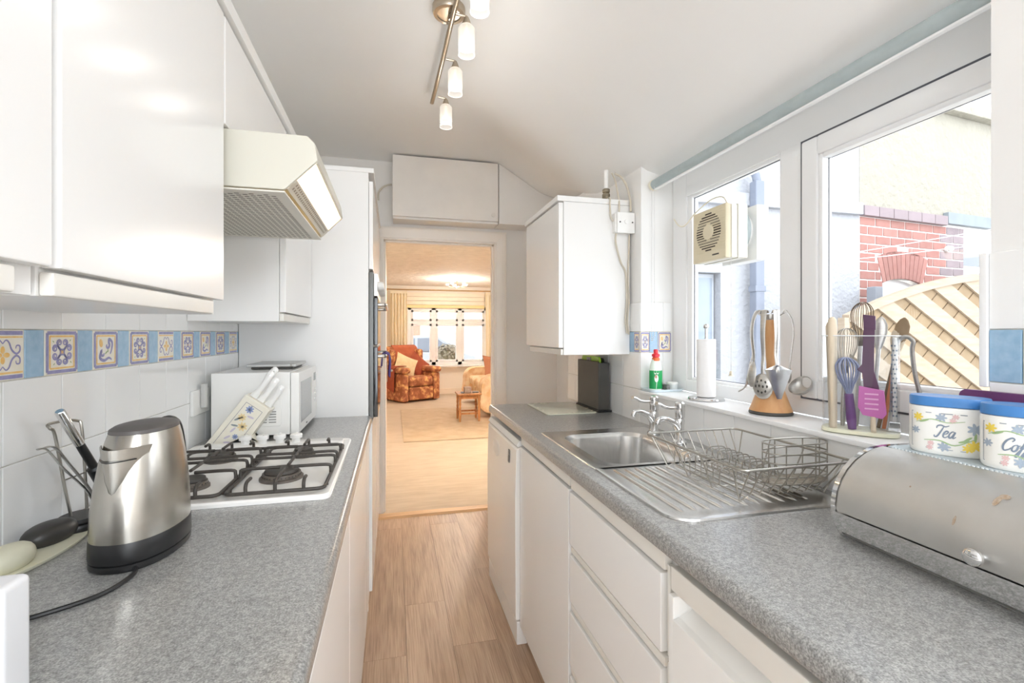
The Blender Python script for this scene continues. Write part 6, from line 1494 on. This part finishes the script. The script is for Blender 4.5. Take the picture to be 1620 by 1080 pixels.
while z1 > 1.15:
    z0 = z1-CO; zm = (z0+z1)/2
    hw_ = 0.0
    if zm < 2.12:
        hw_ = min((zm-0.91)*0.3425, math.sqrt(max(0, 1.21**2-(zm-0.91)**2))) if zm > 1.80 else 0.305
    spans = [(0.05, 1.67)] if hw_ <= 0.02 else [(0.05, 0.68-hw_), (0.68+hw_, 1.67)]
    for a, c in spans:
        u = 0.05-(0.11 if row % 2 else 0.0)
        while u < c:
            ua, ub = max(u, a), min(u+0.22, c)
            if ub-ua > 0.03: brick(round(ua, 3), round(ub, 3), z0, z1, Mbp if (ua+ub)/2 > 1.28 else Mbr)
            u += 0.22
    z1 = z0; row += 1
for k in range(11):   # soldier arch
    a0 = -0.33+0.06*k+0.004; a1 = -0.33+0.06*(k+1)-0.004
    q = [(0.68+r*math.sin(a), 0.91+r*math.cos(a)+zb) for r, a in ((0.935, a0), (1.205, a0), (1.205, a1), (0.935, a1))]
    b = B(); b.prism(q, 'y', -0.006, 0.02); ob('arch_brick', b, Mbr, nh, local=True)
for k in range(6):
    ob('string_course_block', nb(0.05+0.212*k, 0.05+0.212*(k+1)-0.006, -0.05, 0.02, 2.42, 2.515, 0.005), Mbp, nh, local=True)
ob('stone_lintel', nb(1.325, 2.8, -0.05, 0.02, 2.44, 2.56, 0.006), mat('grey_lintel', (136, 144, 150), 0.8, var=(8, 0.05)), nh, local=True)
# arched window
b = nb(0.375, 0.985, 0.08, 0.12, 0.9, 1.66); b.prism([(0.68+0.93*math.sin(a), 0.91+0.93*math.cos(a)+zb) for a in [-0.325+0.065*i for i in range(11)]]+[(0.977, 1.60+zb), (0.383, 1.60+zb)], 'y', 0.078, 0.12)
wf = ob('arched_window_frame', b, Mupvc, nh, local=True); ob('pane', nb(0.43, 0.93, 0.070, 0.077, 0.98, 1.64), mat('outside_glass_grey', (110, 118, 126), 0.08), wf, local=True)
wf = ob('side_window_frame', nb(1.69, 2.58, 0.05, 0.10, 1.02, 2.40, 0.004), Mupvc, nh, local=True); ob('pane', nb(1.72, 2.5, 0.042, 0.049, 2.035, 2.215), MATS['outside_glass_grey'], wf, local=True); ob('pane', nb(1.72, 2.5, 0.042, 0.049, 1.10, 1.90), MATS['outside_glass_grey'], wf, local=True)
ob('upper_ledge', nb(1.06, 2.6, -0.09, -0.001, 3.60, 3.68, 0.01), Mcr, nh, local=True)
wf = ob('upper_window_frame', nb(1.55, 2.4, -0.02, -0.001, 3.72, 4.8), Mupvc, nh, local=True); ob('pane', nb(1.62, 2.33, -0.026, -0.021, 3.79, 4.7), MATS['outside_glass_blue'], wf, local=True)
b = B(); b.tube([(1.36, -0.03, 2.18+zb), (1.36, -0.007, 2.18+zb)], [0.035, 0.03], 12); b.ball((1.36, -0.045, 2.18+zb), 0.03, 6); ob('line_hook', b, Mwhite, nh, local=True)
for i, (za, zc) in enumerate(((1.985, 2.36), (1.95, 2.20))):
    b = B(); b.tube([(3.6, 3.42, za-0.03), (4.4, 3.40, (za*0.64+zc*0.36)-0.03), (6.2, 3.45, zc+0.05)], 0.004, 6); tag(ob('washing_line', b, mat('line_grey', (206, 206, 208), 0.6)), ('upper' if i == 0 else 'lower')+' thin washing line stretched across the brick wall', 'washing line')
tag(ob('concrete_post', B().box(4.285, 4.375, 3.40, 3.49, -0.12, 1.73, 0.01), mat('post_grey', (142, 146, 154), 0.9)), 'grey concrete post at the corner of the brick wall', 'post')
# fence ---------------------------------------------------------------
FYY = 3.0; FXA, FXB = 3.46, 6.9
ftop = lambda x: 1.81-0.115*(5.3-x)**2 if x < 5.3 else 1.81-0.06*(x-5.3)**2
fe = thing('fence_panel', 'arched wooden fence panel with diagonal boards outside the window', 'fence', (5.2, FYY, -0.12))
Mfw = mat('pale_fence_pine', (176, 160, 141), 0.7, var=(7, 0.06), col2=(162, 145, 124), stretch=(1, 1, 6), rnd=0.05); Mfw2 = mat('fence_pine_back', (150, 130, 102), 0.75, var=(7, 0.08), col2=(138, 116, 88), rnd=0.06)
xs_ = [FXA+(FXB-FXA)*i/20 for i in range(21)]
poly = [(FXA, -0.1), (FXB, -0.1)]+[(x, ftop(x)-0.03) for x in xs_[::-1]]
def clip(sub, cl):
    out = sub; n = len(cl)
    for i in range(n):
        a, c = cl[i], cl[(i+1) % n]; ins = out; out = []
        if not ins: return []
        def side(p): return (c[0]-a[0])*(p[1]-a[1])-(c[1]-a[1])*(p[0]-a[0])
        for j in range(len(ins)):
            p, q = ins[j], ins[(j+1) % len(ins)]; sp_, sq = side(p), side(q)
            if sp_ >= 0: out.append(p)
            if sp_*sq < 0:
                t = sp_/(sp_-sq); out.append((p[0]+(q[0]-p[0])*t, p[1]+(q[1]-p[1])*t))
    return out
def boards(nm, slope, period, hgt, y0, y1, m, rng):
    for k in rng:
        c0 = period*k
        par = [(3.0, c0+slope*(3.0-4.5)), (7.5, c0+slope*(7.5-4.5)), (7.5, c0+hgt+slope*(7.5-4.5)), (3.0, c0+hgt+slope*(3.0-4.5))]
        q = clip(par, poly)
        if len(q) >= 3:
            ar_ = abs(sum(q[i][0]*q[(i+1) % len(q)][1]-q[(i+1) % len(q)][0]*q[i][1] for i in range(len(q))))/2
            if ar_ > 0.004: b = B(); b.prism(q, 'y', y0, y1); ob(nm, b, m, fe)
boards('front_board', -0.60, 0.265, 0.150, FYY-0.030, FYY-0.012, Mfw, range(-6, 16))
boards('back_board', 0.95, 0.19, 0.175, FYY-0.008, FYY+0.006, Mfw2, range(-14, 24))
b = B(); L = []
for x in xs_:
    z = ftop(x); L.append([(x, FYY-0.045, z-0.035), (x, FYY+0.015, z-0.035), (x, FYY+0.015, z+0.025), (x, FYY-0.045, z+0.025)])
b.loops(L, True, True, True); ob('top_rail', b, Mfw, fe, sharp=30)
for x in (FXA-0.02, FXB+0.02): ob('side_rail', B().box(x-0.025, x+0.025, FYY-0.045, FYY+0.015, -0.119, ftop(x)+0.01), Mfw, fe)
# ================================================================== OUTSIDE, STREET
struct(ob('ground_street', B().box(-20, 25, 10.33, 40, -0.25, -0.12), mat('street_pale', (206, 204, 200), 0.9, var=(2, 0.05))), 'pale street and front garden beyond the lounge window', 'ground')
th_ = thing('terrace_house', 'white terraced house across the street', 'building', (3.0, 20.2, -0.12))
ob('wall', B().box(1.15, 9.0, 20.0, 20.4, -0.12, 6.5), mat('street_white', (214, 210, 206), 0.8), th_)
Msg = mat('street_glass', (196, 204, 210), 0.1)
for x, z0, z1 in ((1.45, 0.75, 1.55), (1.75, 0.75, 1.55), (2.5, 0.6, 1.6), (4.6, 0.8, 2.0)):
    f = ob('window_frame', B().box(x, x+0.26, 19.94, 19.999, z0, z1), Mupvc, th_); ob('pane', B().box(x+0.04, x+0.22, 19.93, 19.939, z0+0.05, z1-0.05), Msg, f)
ob('door_surround', B().box(2.95, 3.35, 19.90, 19.999, -0.12, 1.9), mat('pale_brown', (214, 190, 172), 0.8), th_)
ob('roof', B().prism([(19.9, 6.5), (20.4, 6.5), (22.5, 8.5)], 'x', 1.1, 9.1), mat('slate', (140, 140, 150), 0.8), th_)
bh_ = thing('brick_house', 'red brick house across the street at the left', 'building', (-2.0, 20.2, -0.12))
ob('wall', B().box(-7.0, 1.1, 20.05, 20.4, -0.12, 6.2), mat('street_brick', (214, 150, 128), 0.9, var=(20, 0.1)), bh_)
ob('garden_wall', B().box(-7.0, 1.0, 18.8, 19.0, -0.12, 0.9), mat('street_white', (214, 210, 206), 0.8), bh_)
ob('upper_band', B().box(-7.0, 1.12, 20.0, 20.049, 1.65, 6.2), MATS['street_white'], bh_)
car = thing('parked_car', 'pale blue car parked in the street behind the lounge window', 'car', (0.4, 15.0, -0.12), 0.0)
Mcarb = mat('car_paint', (150, 154, 160), 0.4, var=(2, 0.02)); Mcg = mat('car_glass', (112, 118, 128), 0.2)
b = B(); b.prism([(-1.9, 0.22), (-1.95, 0.60), (-1.6, 0.78), (-0.9, 0.86), (1.6, 0.86), (2.05, 0.74), (2.1, 0.24)], 'y', 14.2, 15.8, 0.05, 3); b.xf(Matrix.Translation((0.4, 0, -0.12))); ob('body', b, Mcarb, car)
b = B(); b.prism([(-0.95, 0.85), (-0.40, 1.32), (0.9, 1.36), (1.65, 0.86)], 'y', 14.3, 15.7, 0.05, 3); b.xf(Matrix.Translation((0.4, 0, -0.12))); cbn = ob('cabin', b, Mcarb, car)
for pf in ([(-0.75, 0.89), (-0.35, 1.24), (0.22, 1.27), (0.22, 0.89)], [(0.30, 0.89), (0.30, 1.27), (0.85, 1.28), (1.35, 0.90)]):
    b = B(); b.prism(pf, 'y', 14.288, 14.299); b.xf(Matrix.Translation((0.4, 0, -0.12))); ob('side_window', b, Mcg, cbn)
for x in (-1.2, 1.35):
    for y in (14.22, 15.6):
        b = B(); b.cyl((x+0.4, y, 0.19), (x+0.4, y+0.2, 0.19), 0.31, n=24); wh_ = ob('wheel', b, Mblack, car)
        b = B(); b.cyl((x+0.4, y-0.005, 0.19), (x+0.4, y, 0.19), 0.2, n=20); ob('hub', b, Msteel, wh_)
sh = thing('shrub', 'round brown-green shrub just outside the lounge window', 'shrub', (1.28, 11.4, -0.12))
b = B()
for k in range(420):
    a = random.uniform(0, 2*PI); ph = math.acos(random.uniform(-0.55, 1)); r_ = random.uniform(0.8, 1.0); n_ = Vector((math.cos(a)*math.sin(ph), math.sin(a)*math.sin(ph), math.cos(ph)))
    c = Vector((1.28, 11.4, 0.72))+Vector((n_.x*0.36, n_.y*0.36, n_.z*0.34))*r_; t1 = n_.orthogonal().normalized(); t1 = Matrix.Rotation(random.uniform(0, 6), 3, n_) @ t1; t2 = n_.cross(t1)
    b.face([c-t1*0.05, c+t2*0.025+n_*0.015, c+t1*0.05+n_*0.02, c-t2*0.025+n_*0.01])
o = ob('foliage', b, mat('shrub_brown', (142, 130, 112), 0.9, var=(12, 0.2), col2=(116, 108, 90)), sh, flat=True); o['kind'] = 'stuff'
b = B(); b.ball((1.28, 11.4, 0.70), (0.31, 0.31, 0.29), 10); ob('inner_mass', b, mat('shrub_dark', (120, 110, 84), 0.95, var=(16, 0.2)), sh)
b = B(); b.tube([(1.28, 11.4, -0.12), (1.28, 11.4, 0.45)], [0.05, 0.03], 8); ob('stem', b, mat('bark', (110, 90, 70), 0.9), sh)
